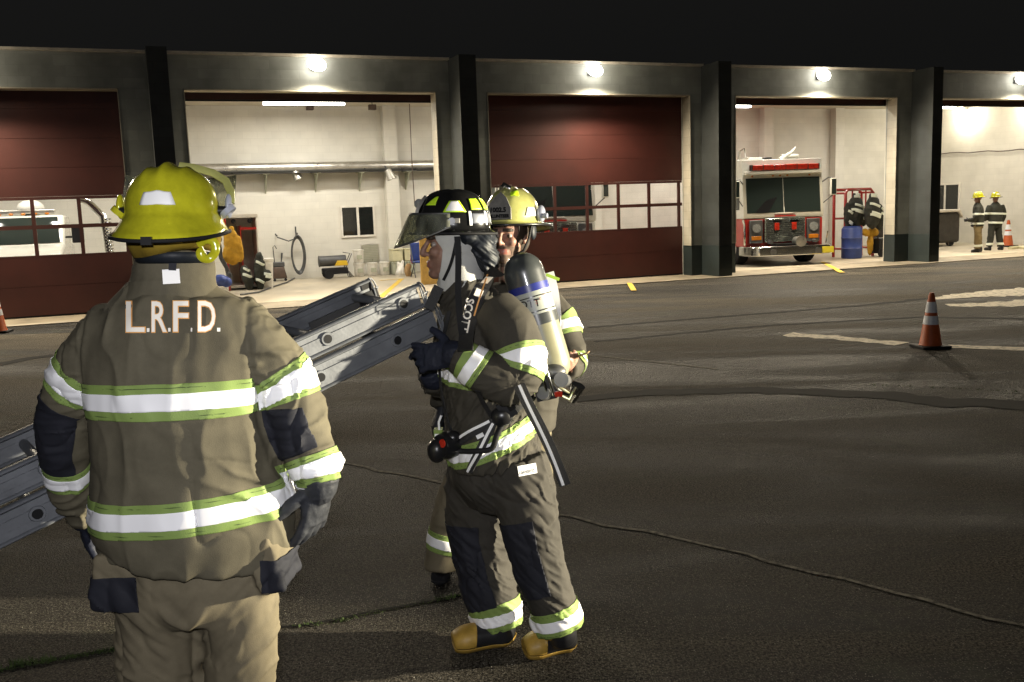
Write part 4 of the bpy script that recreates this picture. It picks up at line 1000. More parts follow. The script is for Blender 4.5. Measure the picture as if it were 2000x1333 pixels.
def helmet(parent, base, mx, m, edge, name='helmet', **k):
    g, rim, pt = dome(**k); g.v = [tuple(mx @ V(q)) for q in g.v]
    tri = Cloth.__new__(Cloth); tri.v = np.array(g.v); tl = []
    for f in g.f:
        for i in range(1, len(f)-1): tl.append((f[0], f[i], f[i+1]))
    tri.t = np.array(tl); tri.normals(); tri.rest = tri.v.copy()
    g2 = MB(); g2.v = list(g.v); g2.f = g.f; g2.m = g.m
    o = put(g2, name, m, parent, base); md = o.modifiers.new('solid','SOLIDIFY'); md.thickness = .005; md.offset = 1
    rp = [mx @ V(q) for q in rim]; t = MB(); t.tube(rp+[rp[0]], .0055, 8); put(t, 'edge_trim', edge, o, base)
    return o, tri, pt
def sticker(parent, base, mx, pt, a0, a1, p0, p1, m, sk=0, off=.003, name='reflective_sticker', n=8, sk2=0):
    """a reflective panel that follows the helmet shell between azimuths a (0 = front) and elevations p"""
    g = MB(); vs = []
    for i in range(n+1):
        for j in range(n+1):
            u, w = i/n, j/n; ph = p0+(p1-p0)*w; a = a0+sk*w+(a1-sk2*w-a0-sk*w)*u
            q = V(pt(a, ph)); q = q + q.normalized()*off; vs.append(mx @ q)
    g.add(vs, [(i*(n+1)+j, (i+1)*(n+1)+j, (i+1)*(n+1)+j+1, i*(n+1)+j+1) for i in range(n) for j in range(n)])
    return put(g, name, m, parent, base, .001)
def boot(parent, base, heel, toe, ankle, tan, hi=.16, name='boot', r=.052, k=1.0):
    heel, toe, ankle = V(heel), V(toe), V(ankle); d = (toe-heel); d.z = 0; L = d.length; d.normalize(); s = V((-d.y, d.x, 0)); up = V((0,0,1))
    z0 = heel.z
    tb = [([heel+d*.03+up*.05, heel+d*L*.35+up*.055, heel+d*L*.6+up*.05*k, heel+d*(L-.07)+up*.045*k, heel+d*(L-.03)+up*.04*k], [(r*.78,.048),(r*.8,.05),(r*.95,.047*k),(r,.045*k),(r*.75,.033*k)], s),
          ([heel+d*.05+up*.03, heel+d*.055+up*.1, ankle, ankle+up*.06], [r*.85, r*.85, r*.95, r*1.0], s)]
    c = Cloth(tb, vox=.009, it=3, sub=0)
    c.v[:,2] = np.maximum(c.v[:,2], z0+.004); c.normals()
    o = c.build(name, M['boot_black'], parent, base)
    dn = np.array(d); y = (c.v-np.array(heel))@dn
    if tan:
        zz = c.v[:,2]-z0
        g = c.cut([.034-zz+.0*y], .004); put(g, 'sole', M['boot_tan'], o, base, .003)
        g = c.cut([y-(L*.60)+(zz-.05)*.2, zz-.036], .003); put(g, 'toe_cap', M['boot_tan'], o, base, .002)
    else:
        g = c.cut([.028-(c.v[:,2]-z0)], .004); put(g, 'sole', M['black'], o, base, .003)
    return o
def band(c, parent, base, t, mid, cons=(), w=.078, sw=.042, fold=True, m_lime='lime', m_tape='tape', stitch=True):
    """lime trim with a silver centre, t = field along the garment (metres)"""
    d = t-mid
    put(c.cut([w/2-np.abs(d), *cons], .0035), 'trim_tape', M[m_lime], parent, base, .001)
    put(c.cut([sw/2-np.abs(d), *cons], .0065), 'reflective_stripe', M[m_tape], parent, base, .001)
    if stitch: put(c.cut([.0014-np.abs(np.abs(d)-w/2+.011), *cons], .0052), 'stitching', M['stitch'], parent, base)
def PP(*a): return [P(*q) for q in a]
# ================================================================== person A: back view, yellow helmet
def person_front():
    Y = 2.72
    base = G(385, 1690); base = V((base.x, 2.72, 0))
    o = empty('person', base, 0, 'person seen from behind in tan turnout coat lettered L.R.F.D. and yellow helmet', 'person')
    # jacket
    torso = PP((339,548,Y+.02),(339,566,Y+.02),(340,594,Y+.02),(341,640,Y),(346,705,Y),(350,790,Y),(362,900,Y),(372,985,Y),(379,1035,Y),(378,1088,Y))
    tr = [(.105,.1),(.138,.115),(.19,.128),(.24,.145),(.262,.16),(.256,.175),(.272,.185),(.294,.19),(.298,.19),(.278,.182)]
    la = PP((240,642,Y+.01),(182,704,Y+.03),(135,785,Y+.06),(124,860,Y+.1),(140,950,Y+.18),(168,1010,Y+.25)); lr = [.1,.1,.08,.075,.065,.057]
    ra = PP((444,632,Y+.01),(508,684,Y+.02),(564,765,Y+.03),(592,845,Y+.02),(616,915,Y+.0),(622,948,Y-.01)); rr = [.1,.1,.087,.079,.069,.063]
    c = Cloth([(torso, tr, (1,0,0)), (la, lr), (ra, rr)], vox=.0115, it=5)
    tl, dl, cl, L1 = poly_param(c.v, la, lr); trt, dr, cr, L2 = poly_param(c.v, ra, rr); tt, dt, ct, _ = poly_param(c.v, torso, [max(q) for q in tr])
    v = c.v; z = v[:,2]
    xl = P(178,800,Y).x; xr = P(519,800,Y).x
    def lineX(pa, pb):   # vertical seam plane between two picture points
        a, b = P(*pa, Y), P(*pb, Y); return a.x + (z-a.z)/(b.z-a.z)*(b.x-a.x)
    sl = lineX((176,760),(176,1000)); sr = lineX((490,600),(519,830)); sr = np.where(z < P(519,830,Y).z, lineX((519,830),(577,1000)), sr)
    isl = sl - v[:,0]; isr = v[:,0] - sr
    arm = np.clip(np.maximum(isl, isr)/.04+.5, 0, 1)
    # drape of the back and rings on the sleeves
    d = .012*(folds(v, (5,5,1.5), 1, .9)-.4) + .004*(folds(v, (9,9,4), 2, .8)-.4)
    low = np.clip((P(0,800,Y).z - z)/.25, 0, 1)*np.clip((v[:,0]-P(400,900,Y).x)/.15, 0, 1)
    qd = np.stack([(v[:,0]*.75+z*.66)*11, v[:,1]*3, (z*.75-v[:,0]*.66)*2.6], 1)
    d = d + low*.014*(ridge(qd+fbm(v*5, 9)[:,None]*1.2, 8)**3-.2) + .009*crease(np.stack([v[:,0], v[:,1], z], 1), (9,9,3.2), 14) - .007*crease(v, (6,6,9), 15)
    sh = np.clip((z-P(0,760,Y).z)/.1, 0, 1)*np.clip((v[:,0]-P(430,650,Y).x)/.05, 0, 1)
    qs = np.stack([(v[:,0]*.8+z*.5)*16, v[:,1]*5, (z*.8-v[:,0]*.5)*4], 1)
    d = d*(1-arm) + arm*(.012*crease(v, (9,9,14), 16) - .008*crease(v, (12,12,9), 17) + .008*(folds(np.stack([v[:,0]*3, v[:,1]*3, z*11], 1), (1,1,1), 5, .5)-.4) + .004*(folds(v, (10,10,10), 6)-.4)) + sh*.008*(ridge(qs+fbm(v*6, 19)[:,None], 12)**2-.35)
    # flatten under tape
    c.displace(d); v = c.v; z = v[:,2]
    # armhole creases
    c.displace(-.006*np.exp(-((isl)/.008)**2)*(v[:,1] < Y) - .006*np.exp(-((isr)/.008)**2)*(v[:,1] < Y))
    # collar
    jk = c.build('jacket', M['coat_tan'], o, base)
    inn = [-isl, -isr]
    pz = lambda x, y: P(x, y, 2.55).z
    zt = pz(348,787); arch = .01*np.cos((v[:,0]-P(348,787,Y).x)/.18)
    band(c, jk, base, z-arch, zt-.008, inn, .1, .048)
    sl_ = (pz(575,991)-pz(175,1026))/(P(575,991,2.55).x-P(175,1026,2.55).x)
    band(c, jk, base, z-sl_*(v[:,0]-P(372,1010,2.55).x), pz(372,1010), [(P(0,905,Y).z-z)*1.0, 1.02-.0*z+.25-dt], .1, .05)
    t0 = poly_param(np.array([P(130,770,2.66)]), la, lr)[0][0]; band(c, jk, base, tl, t0, [isl-.002, 1.5-dl], .1, .052)
    t0 = poly_param(np.array([P(567,752,2.66)]), ra, rr)[0][0]; band(c, jk, base, trt, t0, [isr-.002, 1.5-dr], .1, .052)
    t0 = poly_param(np.array([P(143,955,2.8)]), la, lr)[0][0]; band(c, jk, base, tl, t0, [isl-.0, 1.5-dl], .075, .04)
    t0 = poly_param(np.array([P(617,914,2.66)]), ra, rr)[0][0]; band(c, jk, base, trt, t0, [isr+.02, 1.5-dr], .085, .04)
    ta = poly_param(np.array([P(128,815,2.7), P(128,928,2.8)]), la, lr)[0]
    put(c.cut([tl-ta[0], ta[1]-tl, isl-.0, .045-(v[:,0]-cl[:,0])+.0*z, 1.5-dl], .003), 'elbow_patch', M['patch'], jk, base, .001)
    ta = poly_param(np.array([P(570,795,2.7), P(600,882,2.7)]), ra, rr)[0]
    put(c.cut([trt-ta[0]-.3*(v[:,0]-cr[:,0]), ta[1]-trt, isr-.006, .038-(v[:,0]-cr[:,0]), cr[:,1]+.05-v[:,1], 1.5-dr], .003), 'elbow_patch', M['patch'], jk, base, .001)
    # tail flap lower panel seam, collar, hanger tag, letters
    col = PP((340,588,Y+.015),(340,562,Y+.015),(341,530,Y+.02),(342,500,Y+.03))
    cc = Cloth([(col, [(.16,.125),(.124,.118),(.113,.112),(.108,.108)], (1,0,0))], vox=.008, it=3)
    cc.displace(.006*(folds(cc.v, (5,5,20), 21)-.4)); cc.build('collar', M['coat_tan'], jk, base)
    q = np.abs(cc.v[:,2]-P(340,563,2.6).z)
    text_objs = [c, cc]
    for (t, x0, x1) in (('L', 249, 284), ('.', 288, 293), ('R', 298, 326), ('.', 330, 334), ('F', 340, 368), ('.', 371, 377), ('D', 387, 420), ('.', 424, 430)):
        yb = 649 - (x0-249)*.006
        if t == '.':
            m_ = MB(); p4 = [cast(a, b, [c], Y) for a, b in ((x0, yb), (x1, yb), (x1, yb-7), (x0, yb-7))]
            put(MB().add([p+n*.005 for p, n in p4], [(0,1,2,3)]), 'lettering', M['letter'], jk, base)
        else:
            me = text_mesh(t, 1.0, 0, 'LEFT'); xs = [w_.co.x for w_ in me.vertices]; ys = [w_.co.y for w_ in me.vertices]; bpy.data.meshes.remove(me)
            hgt = 58; size = hgt/(max(ys)-min(ys)); sx = (x1-x0)/((max(xs)-min(xs))*size)
            for bold, mm, of in ((.022, 'letter_edge', .004), (.0, 'letter', .0055)):
                text_on(t, x0-min(xs)*size*sx, yb+min(ys)*size, 1, 0, size, M[mm], [c], Y, jk, base, off=of, sx=sx, bold=bold+.008)
    strap([(334,528),(336,556)], .045, M['retro_white'], [cc, c], Y, jk, base, 'hanger_tag', .008)
    strap([(338,506),(337,530)], .02, M['patch'], [cc, c], Y, jk, base, 'hanger_loop', .012)
    # trousers
    pel = PP((380,1030,Y),(382,1100,Y),(384,1160,Y),(386,1200,Y)); pr_ = [(.22,.14),(.24,.15),(.225,.15),(.17,.12)]
    ll = PP((318,1130,Y),(312,1210,Y),(314,1290,Y),(318,1400,Y+.01),(322,1520,Y+.0),(326,1610,Y-.01)); lrr = [.13,.125,.122,.118,.115,.115]
    rl = PP((452,1130,Y),(466,1210,Y),(472,1290,Y),(470,1400,Y+.02),(466,1520,Y),(462,1608,Y-.01)); rrr = [.13,.112,.105,.105,.105,.11]
    t = Cloth([(pel, pr_, (1,0,0)), (ll, lrr), (rl, rrr)], extra=lambda m_: (m_.box(P(238,1118,Y-.02), (.1,.2,.17), Matrix.Rotation(R(8),3,'Y')), m_.box(P(532,1085,Y-.02), (.08,.2,.17), Matrix.Rotation(R(-14),3,'Y')), m_.box(P(545,1065,Y), (.06,.16,.07), Matrix.Rotation(R(-40),3,'Y'))), vox=.012, it=4)
    v = t.v; z = v[:,2]
    t.displace(.010*(folds(np.stack([v[:,0]*3, v[:,1]*3, z*5-np.abs(v[:,0]-base.x)*5], 1), (1,1,1), 31, .6)-.4)+.014*crease(np.stack([v[:,0], v[:,1], z-np.abs(v[:,0]-base.x)*.8], 1), (6,6,12), 33)-.01*crease(v, (9,9,8), 34))
    to = t.build('trousers', M['trouser_tan'], o, base); v = t.v; z = v[:,2]
    xx = lambda x: P(x, 1150, 2.6).x
    put(t.cut([xx(272)-v[:,0], P(0,1143,2.6).z+.16-z-.0*z, pz(200,1143)-z, z-pz(240,1208)], .004), 'pocket_patch', M['patch'], to, base, .002)
    put(t.cut([v[:,0]-xx(511), pz(545,1108)-z, z-pz(545,1172)], .004), 'pocket_patch', M['patch'], to, base, .002)
    band(t, to, base, z, .24, [], .1, .05)
    for hx, ax in ((326,1640),(462,1636)):
        a = P(hx, 1600, Y); boot(o, base, V((a.x+(.03 if hx > 400 else -.01), Y-.11, .0)), V((a.x+(.07 if hx > 400 else -.06), Y+.2, 0)), V((a.x, Y-.03, .17)), True)
    # body (head, trunk and limbs under the clothes)
    hm = frame(P(340,462,Y+.03), R(5), 0)
    b = Cloth([(torso, [(max(.05, q[0]-.05), max(.05, q[1]-.05)) for q in tr], (1,0,0)), (la, [q*.62 for q in lr]), (ra, [q*.62 for q in rr]), (ll, [.075,.075,.07,.06,.055,.05]), (rl, [.075,.075,.07,.06,.055,.05]), (PP((340,580,Y),(340,480,Y+.02)), [.06,.06])], extra=lambda m_: head_parts(m_, hm), vox=.012, it=2, sub=0)
    b.build('body', M['skin'], o, base)
    # gloves
    w = P(621,945,Y-.01); glove(o, base, wrist_frame(w, P(610,1040,Y+.01), (1,-.55,0)), 1, .34, M['glove'], (PP((622,930,Y-.01),(621,952,Y-.01),(619,968,Y)), [.062,.056,.045]), thumb=.3, s=1.26, spread=1.7)
    w = P(168,1000,Y+.25); glove(o, base, wrist_frame(w, P(184,1085,Y+.3), (-1,-.3,0)), -1, .6, M['glove_navy'], (PP((162,985,Y+.22),(168,1004,Y+.25),(171,1025,Y+.26)), [.056,.054,.045]), thumb=.6, s=1.2)
    # helmet
    hx = frame(P(338,418,Y+.02), R(5), R(-3), R(1.5))
    ho, tri, pt = helmet(o, base, hx, M['helm_yellow'], M['black'], sx=.127, sy=.155, h=.132, ext=(.035,.02,.07), droop=(.02,.045,.075), ridge_h=.013, flare=.03)
    sticker(ho, base, hx, pt, math.pi+.4, math.pi-.36, .1, .36, M['retro_white'], -.09, sk2=-.09)
    # small cleat on the brim, side mounts, face shield raised at the front
    g = MB(); g.box(hx @ V((-.012,-.23,-.082)), (.028,.012,.022), hx.to_3x3()); put(g, 'edge_clip', M['blackp'], ho, base)
    for sx in (-1, 1):
        g = MB(); g.tube([hx @ V((sx*.115,.01,.008)), hx @ V((sx*.15,.01,.008))], [.015,.013], 12); put(g, 'pivot_bolt', M['blackp'], ho, base)
        g = MB(); g.tube([hx @ V((sx*.147,.01,.012)), hx @ V((sx*.157,.01,.0))], [.024,.024], 14); g.ell(hx @ V((sx*.152,.025,.022)), (.011,.024,.036), hx.to_3x3()); put(g, 'visor_mount', M['lilac' if sx > 0 else 'helm_yellow'], ho, base)
        if sx > 0: g = MB(); g.tube([hx @ V(q) for q in ((sx*.158,.02,.03),(sx*.155,.045,.065),(sx*.138,.065,.098),(sx*.10,.08,.122),(sx*.04,.09,.14),(0,.09,.145))], [(.004,.012)]*6, 10, ref=(0,1,0)); put(g, 'goggle_strap', M['helm_lime'] if sx > 0 else M['helm_yellow'], ho, base) if sx > 0 else None
    g = MB(); vs = []
    for i in range(25):
        a = -1.35+2.7*i/24
        for j in range(4):
            q = V((.165*math.sin(a), .03+.16*math.cos(a)+.015*j, .03+.03*j)); vs.append(hx @ q)
    g.add(vs, [(4*i+j, 4*i+4+j, 4*i+5+j, 4*i+1+j) for i in range(24) for j in range(3)]); put(g, 'face_shield', M['visor'], ho, base, .002)
    # neck curtain with its loop
    nc = MB(); vs = []; n = 40
    for i in range(n+1):
        a = math.pi*.32 + math.pi*1.36*i/n
        for j, (r, zz) in enumerate(((.126,-.02),(.126,-.06),(.12,-.09),(.108,-.112-.012*math.sin(a*2)))):
            rr_ = r*(1+.025*math.sin(a*9+j)); vs.append(hx @ V((rr_*math.sin(a), rr_*1.08*math.cos(a)-.005, zz)))
    nc.add(vs, [(4*i+j, 4*i+4+j, 4*i+5+j, 4*i+1+j) for i in range(n) for j in range(3)]); put(nc, 'neck_curtain', M['curtain'], ho, base, .004)
    nc = MB(); vs = []
    for i in range(n+1):
        a = math.pi*.4 + math.pi*1.2*i/n
        for j, (r, zz) in enumerate(((.109,-.11),(.105,-.125),(.1,-.14))): vs.append(hx @ V((r*math.sin(a), r*1.06*math.cos(a)-.005, zz)))
    nc.add(vs, [(3*i+j, 3*i+3+j, 3*i+4+j, 3*i+1+j) for i in range(n) for j in range(2)]); put(nc, 'curtain_hem', M['flap'], ho, base, .003)
    g = MB(); lp = PP((388,478,2.64),(402,468,2.63),(417,473,2.63),(421,490,2.63),(410,505,2.62),(396,504,2.62),(391,494,2.62),(399,489,2.62)); p_, r_ = smooth_pts(lp, [(.012,.007)]*8, 4); g.tube(p_, r_, 8); put(g, 'curtain_loop', M['helm_yellow'], ho, base)
    return o
person_front()

# ================================================================== ladder carried by A and B
def ladder():
    E1 = P(862,648,3.74); d = V((-.81,-.58,0)); d.normalize(); d.z = -.31; d.normalize()
    o = empty('ladder', (E1.x, E1.y, 0), 0, 'grey aluminium extension ladder carried between two firefighters', 'ladder'); base = o.location.copy()
    side = V((-.58,.81,0)); up = side.cross(d); up = -up if up.z < 0 else up
    M['alu'] = mat('ladder_aluminium', (.125,.133,.148), .5, .0, var=.3, vscale=7, rvar=.15, bump=.1, bscale=90)
    Lg = 4.1
    def rail(s0, u0, name, start, hgt, wd):
        g = MB(); c0 = E1+side*s0+up*u0+d*start
        rt = Matrix((d, side, up)).transposed()
        def bar(a0, a1, s1, s2, u1, u2): g.box(c0+d*((a0+a1)/2)+side*((s1+s2)/2)+up*((u1+u2)/2), (a1-a0, s2-s1, u2-u1), rt)
        L_ = Lg-start
        bar(.012, L_, -.004, .004, .016, hgt-.016)           # web
        for q in (0.0, hgt-.016):
            g.tube([c0+up*(q+.008)+d*.0+side*.008, c0+up*(q+.008)+d*L_+side*.008], [(.008, wd*.5)]*2, 12, ref=up)
        bar(.014, L_, -.009, -.0045, hgt*.36, hgt*.64)
        ro = put(g, name, M['alu'], o, base)
        e = MB(); cap = c0 - d*.004
        ring = [cap+up*(hgt/2+hgt*.5*math.cos(a))+side*(.006+wd*.55*math.sin(a)) - d*(.035*max(0, math.cos((a-math.pi/2)))) for a in [2*math.pi*i/24 for i in range(25)]]
        e.tube(ring, .0035, 6); e.tube([cap+up*hgt*.05, cap+up*hgt*.95], .003, 6); e.tube([cap+up*hgt*.5, cap+up*hgt*.5-d*.034+side*.01], .003, 6); e.tube([cap+up*hgt*.2, cap+up*hgt*.5-d*.034+side*.01], .003, 6)
        put(e, 'end_cap', M['alu'], ro, base)
        return ro, c0
    W2 = .44
    r1, c1 = rail(0, -.005, 'base_rail', 0, .115, .042); r2, c2 = rail(.012, .118, 'fly_rail', .03, .1, .042)
    r3, c3 = rail(W2, -.005, 'base_rail', .0, .115, .042); r4, c4 = rail(W2-.012, .118, 'fly_rail', .03, .1, .042)
    for k in range(12):
        for (s0, s1, uu, off, nm) in ((0, W2, .05, .2, 'base_rung'), (.012, W2-.012, .168, .12, 'fly_rung')):
            a = E1+d*(off+.34*k)+up*uu
            g = MB(); g.cyl(a+side*(s0+.004), a+side*(s1-.004), .017, n=12); put(g, nm, M['alu'], o, base)
            for s_, rr in ((s0, r1 if nm[0] == 'b' else r2), (s1, r3 if nm[0] == 'b' else r4)):
                sg = -1 if s_ < .2 else 1
                g = MB(); q = a+side*(s_+sg*.009); g.tube([q, q+side*sg*.005], [.026,.024], 18); put(g, 'rung_collar', M['alu'], rr, base)
                g = MB(); q = a+side*(s_+sg*.0145); g.tube([q, q+side*sg*.001], [.0165,.0165], 16); put(g, 'rung_bore', M['blackp'], rr, base)
    for s_ in (W2,):
        g = MB(); a = E1+side*s_-d*.0; g.box(a+d*.06+up*.1, (.1,.05,.14), Matrix((d, side, up)).transposed()); g.box(a+d*.05+up*.19, (.05,.04,.05), Matrix((d, side, up)).transposed()); put(g, 'rubber_foot', M['black'], o, base)
        g = MB(); g.tube([a+d*.3+up*.17, a+d*.16+up*.175, a+d*.05+up*.17], .009, 8); g.box(a+d*.2+up*.12+side*-.02, (.3,.01,.06), Matrix((d, side, up)).transposed()); put(g, 'latch_bracket', M['darksteel'], o, base)
    return o, E1, d, side, up
LAD, LE, LD, LS, LU = ladder()

# ================================================================== person B: profile, black helmet, air pack
def person_profile():
    Y = 3.88; base = G(985, 1272); base = V((base.x, 3.86, 0))
    o = empty('person', base, 0, 'person in profile with black helmet and raised visor, gripping the ladder end', 'person')
    X1 = (0,1,0)
    torso = PP((906,548,Y),(908,568,Y),(918,596,Y),(935,640,Y),(946,700,Y),(952,770,Y),(958,830,Y),(964,880,Y),(966,900,Y))
    tr = [(.09,.08),(.11,.1),(.17,.13),(.215,.165),(.235,.185),(.23,.187),(.235,.19),(.24,.195),(.24,.195)]
    na = PP((965,606,Y-.15),(1000,650,Y-.22),(1016,705,Y-.27),(1003,748,Y-.3),(955,735,Y-.32),(912,706,Y-.31),(893,695,Y-.30)); nr = [.095,.103,.097,.09,.083,.07,.066]
    fa = PP((915,606,Y+.17),(890,660,Y+.24),(880,730,Y+.24),(862,742,Y+.16),(846,738,Y+.06)); fr = [.09,.095,.085,.075,.065]
    c = Cloth([(torso, tr, X1), (na, nr), (fa, fr)], vox=.011, it=4)
    v = c.v; z = v[:,2]; tn, dn, cn, LN = poly_param(v, na, nr); tf, df, cf, _ = poly_param(v, fa, fr); tt, dt, ct, LT = poly_param(v, torso, [max(q)*.95 for q in tr])
    arm = np.clip((dt-dn)/.2+.5, 0, 1)*(v[:,1] < Y-.1)
    d = .014*(folds(np.stack([v[:,0]*4, v[:,1]*4, z*5-v[:,0]*5], 1), (1,1,1), 41, .9)-.4)+.012*crease(np.stack([v[:,0], v[:,1], z-v[:,0]*.7], 1), (6,6,10), 42)-.008*crease(v, (9,9,7), 43)
    ax = np.array(P(1010,740,Y-.3)); q = v-ax; ra_ = np.linalg.norm(q[:,[0,2]], axis=1); an = np.arctan2(q[:,2], q[:,0])
    d = d*(1-arm) + arm*(.014*(ridge(np.stack([an*3.2, v[:,1]*6, ra_*4], 1)+fbm(v*6, 4)[:,None]*.9, 44)**2-.35)*np.exp(-ra_/.22)+.004*(folds(v, (9,9,9), 45)-.4))
    c.displace(d); v = c.v; z = v[:,2]
    jk = c.build('jacket', M['coat_shaded'], o, base)
    t0 = poly_param(np.array([P(1010,716,Y-.36)]), na, nr)[0][0]
    na_f = (dt-dn)+.12
    band(c, jk, base, tn, t0-.035, [na_f+.1, Y-.05-v[:,1], 1.5-dn], .095, .045)
    t0 = poly_param(np.array([P(921,716,Y-.36)]), na, nr)[0][0]
    band(c, jk, base, tn, t0, [na_f, Y-.1-v[:,1], 1.5-dn], .085, .042)
    ntor = [(dn-dt)-.0, (df-dt)+.2]
    pz = lambda x, y, yy=3.66: P(x, y, yy).z
    # chest band and hem band
    band(c, jk, base, z+.12*(v[:,0]-P(870,738,3.7).x), pz(870,738), [*ntor, P(960,740,3.7).x-v[:,0]], .085, .042)
    slp = (pz(1045,838)-pz(905,893))/(P(1045,838,3.66).x-P(905,893,3.66).x)
    band(c, jk, base, z-slp*(v[:,0]-P(975,868,3.66).x), pz(975,868), [dn-.9, P(0,780,Y).z-z], .098, .046)
    cc = Cloth([(PP((908,585,Y),(904,560,Y),(900,540,Y)), [(.105,.13),(.098,.1),(.09,.092)], X1)], vox=.009, it=3); cc.displace(.006*(folds(cc.v, (6,6,18), 21)-.4)); cc.build('collar', M['coat_shaded'], jk, base)
    # trousers
    pel = PP((965,850,Y),(970,900,Y),(974,945,Y),(972,985,Y)); pr_ = [(.215,.18),(.225,.195),(.215,.19),(.15,.13)]
    nl = PP((1002,905,Y-.1),(1028,985,Y-.14),(1042,1060,Y-.17),(1062,1130,Y-.19),(1082,1190,Y-.2),(1094,1226,Y-.2)); nlr = [.145,.128,.112,.102,.098,.097]
    fl = PP((940,905,Y+.1),(930,985,Y+.08),(932,1050,Y+.06),(948,1120,Y+.03),(966,1180,Y+.0),(976,1222,Y-.01)); flr = [.145,.135,.124,.115,.106,.104]
    t = Cloth([(pel, pr_, X1), (nl, nlr), (fl, flr)], [(P(1052,960,Y-.05), (.07,.12,.1))], vox=.0115, it=4)
    v = t.v; z = v[:,2]
    t.displace(.010*(folds(np.stack([v[:,0]*3, v[:,1]*3, z*6+v[:,0]*5], 1), (1,1,1), 51, .6)-.4)+.015*crease(np.stack([v[:,0], v[:,1], z+v[:,0]*.8], 1), (6,6,12), 53)-.01*crease(v, (9,9,8), 54))
    to = t.build('trousers', M['trouser_shaded'], o, base); v = t.v; z = v[:,2]
    tnl, d1, c1, _ = poly_param(v, nl, nlr); tfl, d2, c2, _ = poly_param(v, fl, flr)
    for (tp, dd, cx, do, pts, prr, y0, y1) in ((tnl, d1, c1, d2, nl, nlr, 1012, 1150), (tfl, d2, c2, d1, fl, flr, 1018, 1178)):
        k = pts; a = poly_param(np.array([P(k[2].x*0+1030 if k is nl else 930, y0, k[1].y), P(1065 if k is nl else 960, y1, k[3].y)]), pts, prr)[0]
        put(t.cut([tp-a[0], a[1]-tp, do-dd, .012-(v[:,0]-cx[:,0]), 1.5-dd], .004), 'knee_patch', M['patch'], to, base, .002)
        kk = poly_param(np.array([P(1091,1212,Y-.2) if k is nl else P(973,1206,Y)]), pts, prr)[0][0]
        band(t, to, base, tp, kk-.02, [do-dd], .1, .045)
        put(t.cut([tp-kk-.045, do-dd], .003), 'cuff', M['patch'], to, base, .002)
    ta, dta = cast(1030, 918, [t, c], Y)
    lbl = strap([(1011,921),(1046,914)], .04, M['retro_white'], [t, c], Y, to, base, 'maker_label', .008)
    text_on('Lakeland', 1013, 924, 1, -.2, 11.5, M['blackp'], [as_cloth(lbl)], Y, to, base, off=.002, bold=.012, sx=.78)
    boot(o, base, G(1126,1268), G(1014,1290), P(1098,1240,Y-.2), True, r=.063, k=1.12)
    boot(o, base, G(1003,1258), G(874,1276), P(981,1232,Y-.01), True, r=.063, k=1.12)
    # body with face
    hm = frame(P(886,480,Y), R(94), R(2))
    b = Cloth([(torso, [(max(.05, q[0]-.05), max(.05, q[1]-.05)) for q in tr], X1), (na, [q*.6 for q in nr]), (fa, [q*.6 for q in fr]), (nl, [.08,.08,.07,.06,.055,.05]), (fl, [.08,.08,.07,.06,.055,.05]), (PP((905,590,Y),(896,530,Y)), [.058,.056])], extra=lambda m_: head_parts(m_, hm, 1.12), vox=.0055, it=3, sub=0)
    h = face_fields(b, hm)
    bo = b.build('body', M['skin'], o, base)
    lips = .014-np.abs(h[:,2]+.0745); put(b.cut([lips, h[:,1]-.075, .027-np.abs(h[:,0])], .0012), 'lips', M['lip'], bo, base)
    for sg in (-1, 1): put(b.cut([.005-np.abs(h[:,2]-.037+.004*np.abs(h[:,0])/.04), h[:,1]-.05, .055-sg*h[:,0], sg*h[:,0]-.012], .002), 'eyebrow', M['hair'], bo, base, .002)
    eyes(bo, base, hm, 1.12)
    # knit hood, open round the face
    hd = Cloth([(PP((905,585,Y),(900,548,Y),(893,515,Y)), [.1,.095,.088], X1)], [(hm @ V((0,-.012,.02)), (.118,.1,.125), None), (hm @ V((0,.0,-.05)), (.116,.088,.115), None), (hm @ V((0,.03,-.08)), (.085,.068,.06), None)], vox=.007, it=5)
    hd.displace(.004*(folds(hd.v, (8,8,8), 61)-.4)); hh = face_fields(hd, hm); hh = hd.v @ np.array(hm.inverted())[:3,:3].T + np.array(hm.inverted())[:3,3]
    fld = np.maximum(.045-hh[:,1]-.12*(hh[:,2]+.03), ((hh[:,0]/.08)**2 + ((hh[:,2]+.03)/.118)**2 - 1)*.05)
    put(hd.cut([fld], .0), 'hood', M['hood'], o, base, .004)
    # ear flap
    fp = Cloth(ells=[(P(918,462,Y), (.075,.11,.05)), (P(940,480,Y), (.065,.105,.07)), (P(950,505,Y-.01), (.048,.09,.06)), (P(957,522,Y-.01), (.03,.07,.035))], vox=.009, it=4)
    fp.displace(.02*(folds(np.stack([fp.v[:,0]*12+fp.v[:,2]*12, fp.v[:,1]*4, fp.v[:,2]*3], 1), (1,1,1), 71, .5)-.4)+.005*(folds(fp.v, (26,20,26), 72)-.4))
    # helmet
    hx = frame(P(885,446,Y), R(95), R(1), 0)
    ho, tri, pt = helmet(o, base, hx, M['helm_black'], M['black'], sx=.125, sy=.152, h=.15, ext=(.02,.014,.022), droop=(.01,.01,.016), ridge_h=.007)
    fp.build('ear_flap', M['flap'], ho, base)
    def st_(a0, a1, p0, p1, m, s1=0, s2=0): sticker(ho, base, hx, pt, a0, a1, p0, p1, m, s1, sk2=s2)
    # +a runs from the front (0) to the wearer's right; the left side is negative
    st_(-.62, -1.02, .62, .95, M['retro_lime'], -.3, -.0)
    st_(-1.28, -1.92, .40, .76, M['retro_lime'], -.16, -.16); sticker(ho, base, hx, pt, -1.36, -1.84, .43, .73, M['retro_white'], -.14, off=.0055, sk2=-.14)
    st_(-2.08, -2.5, .46, .84, M['retro_lime'], -.04, -.04); st_(-2.62, -3.0, .46, .84, M['retro_lime'])
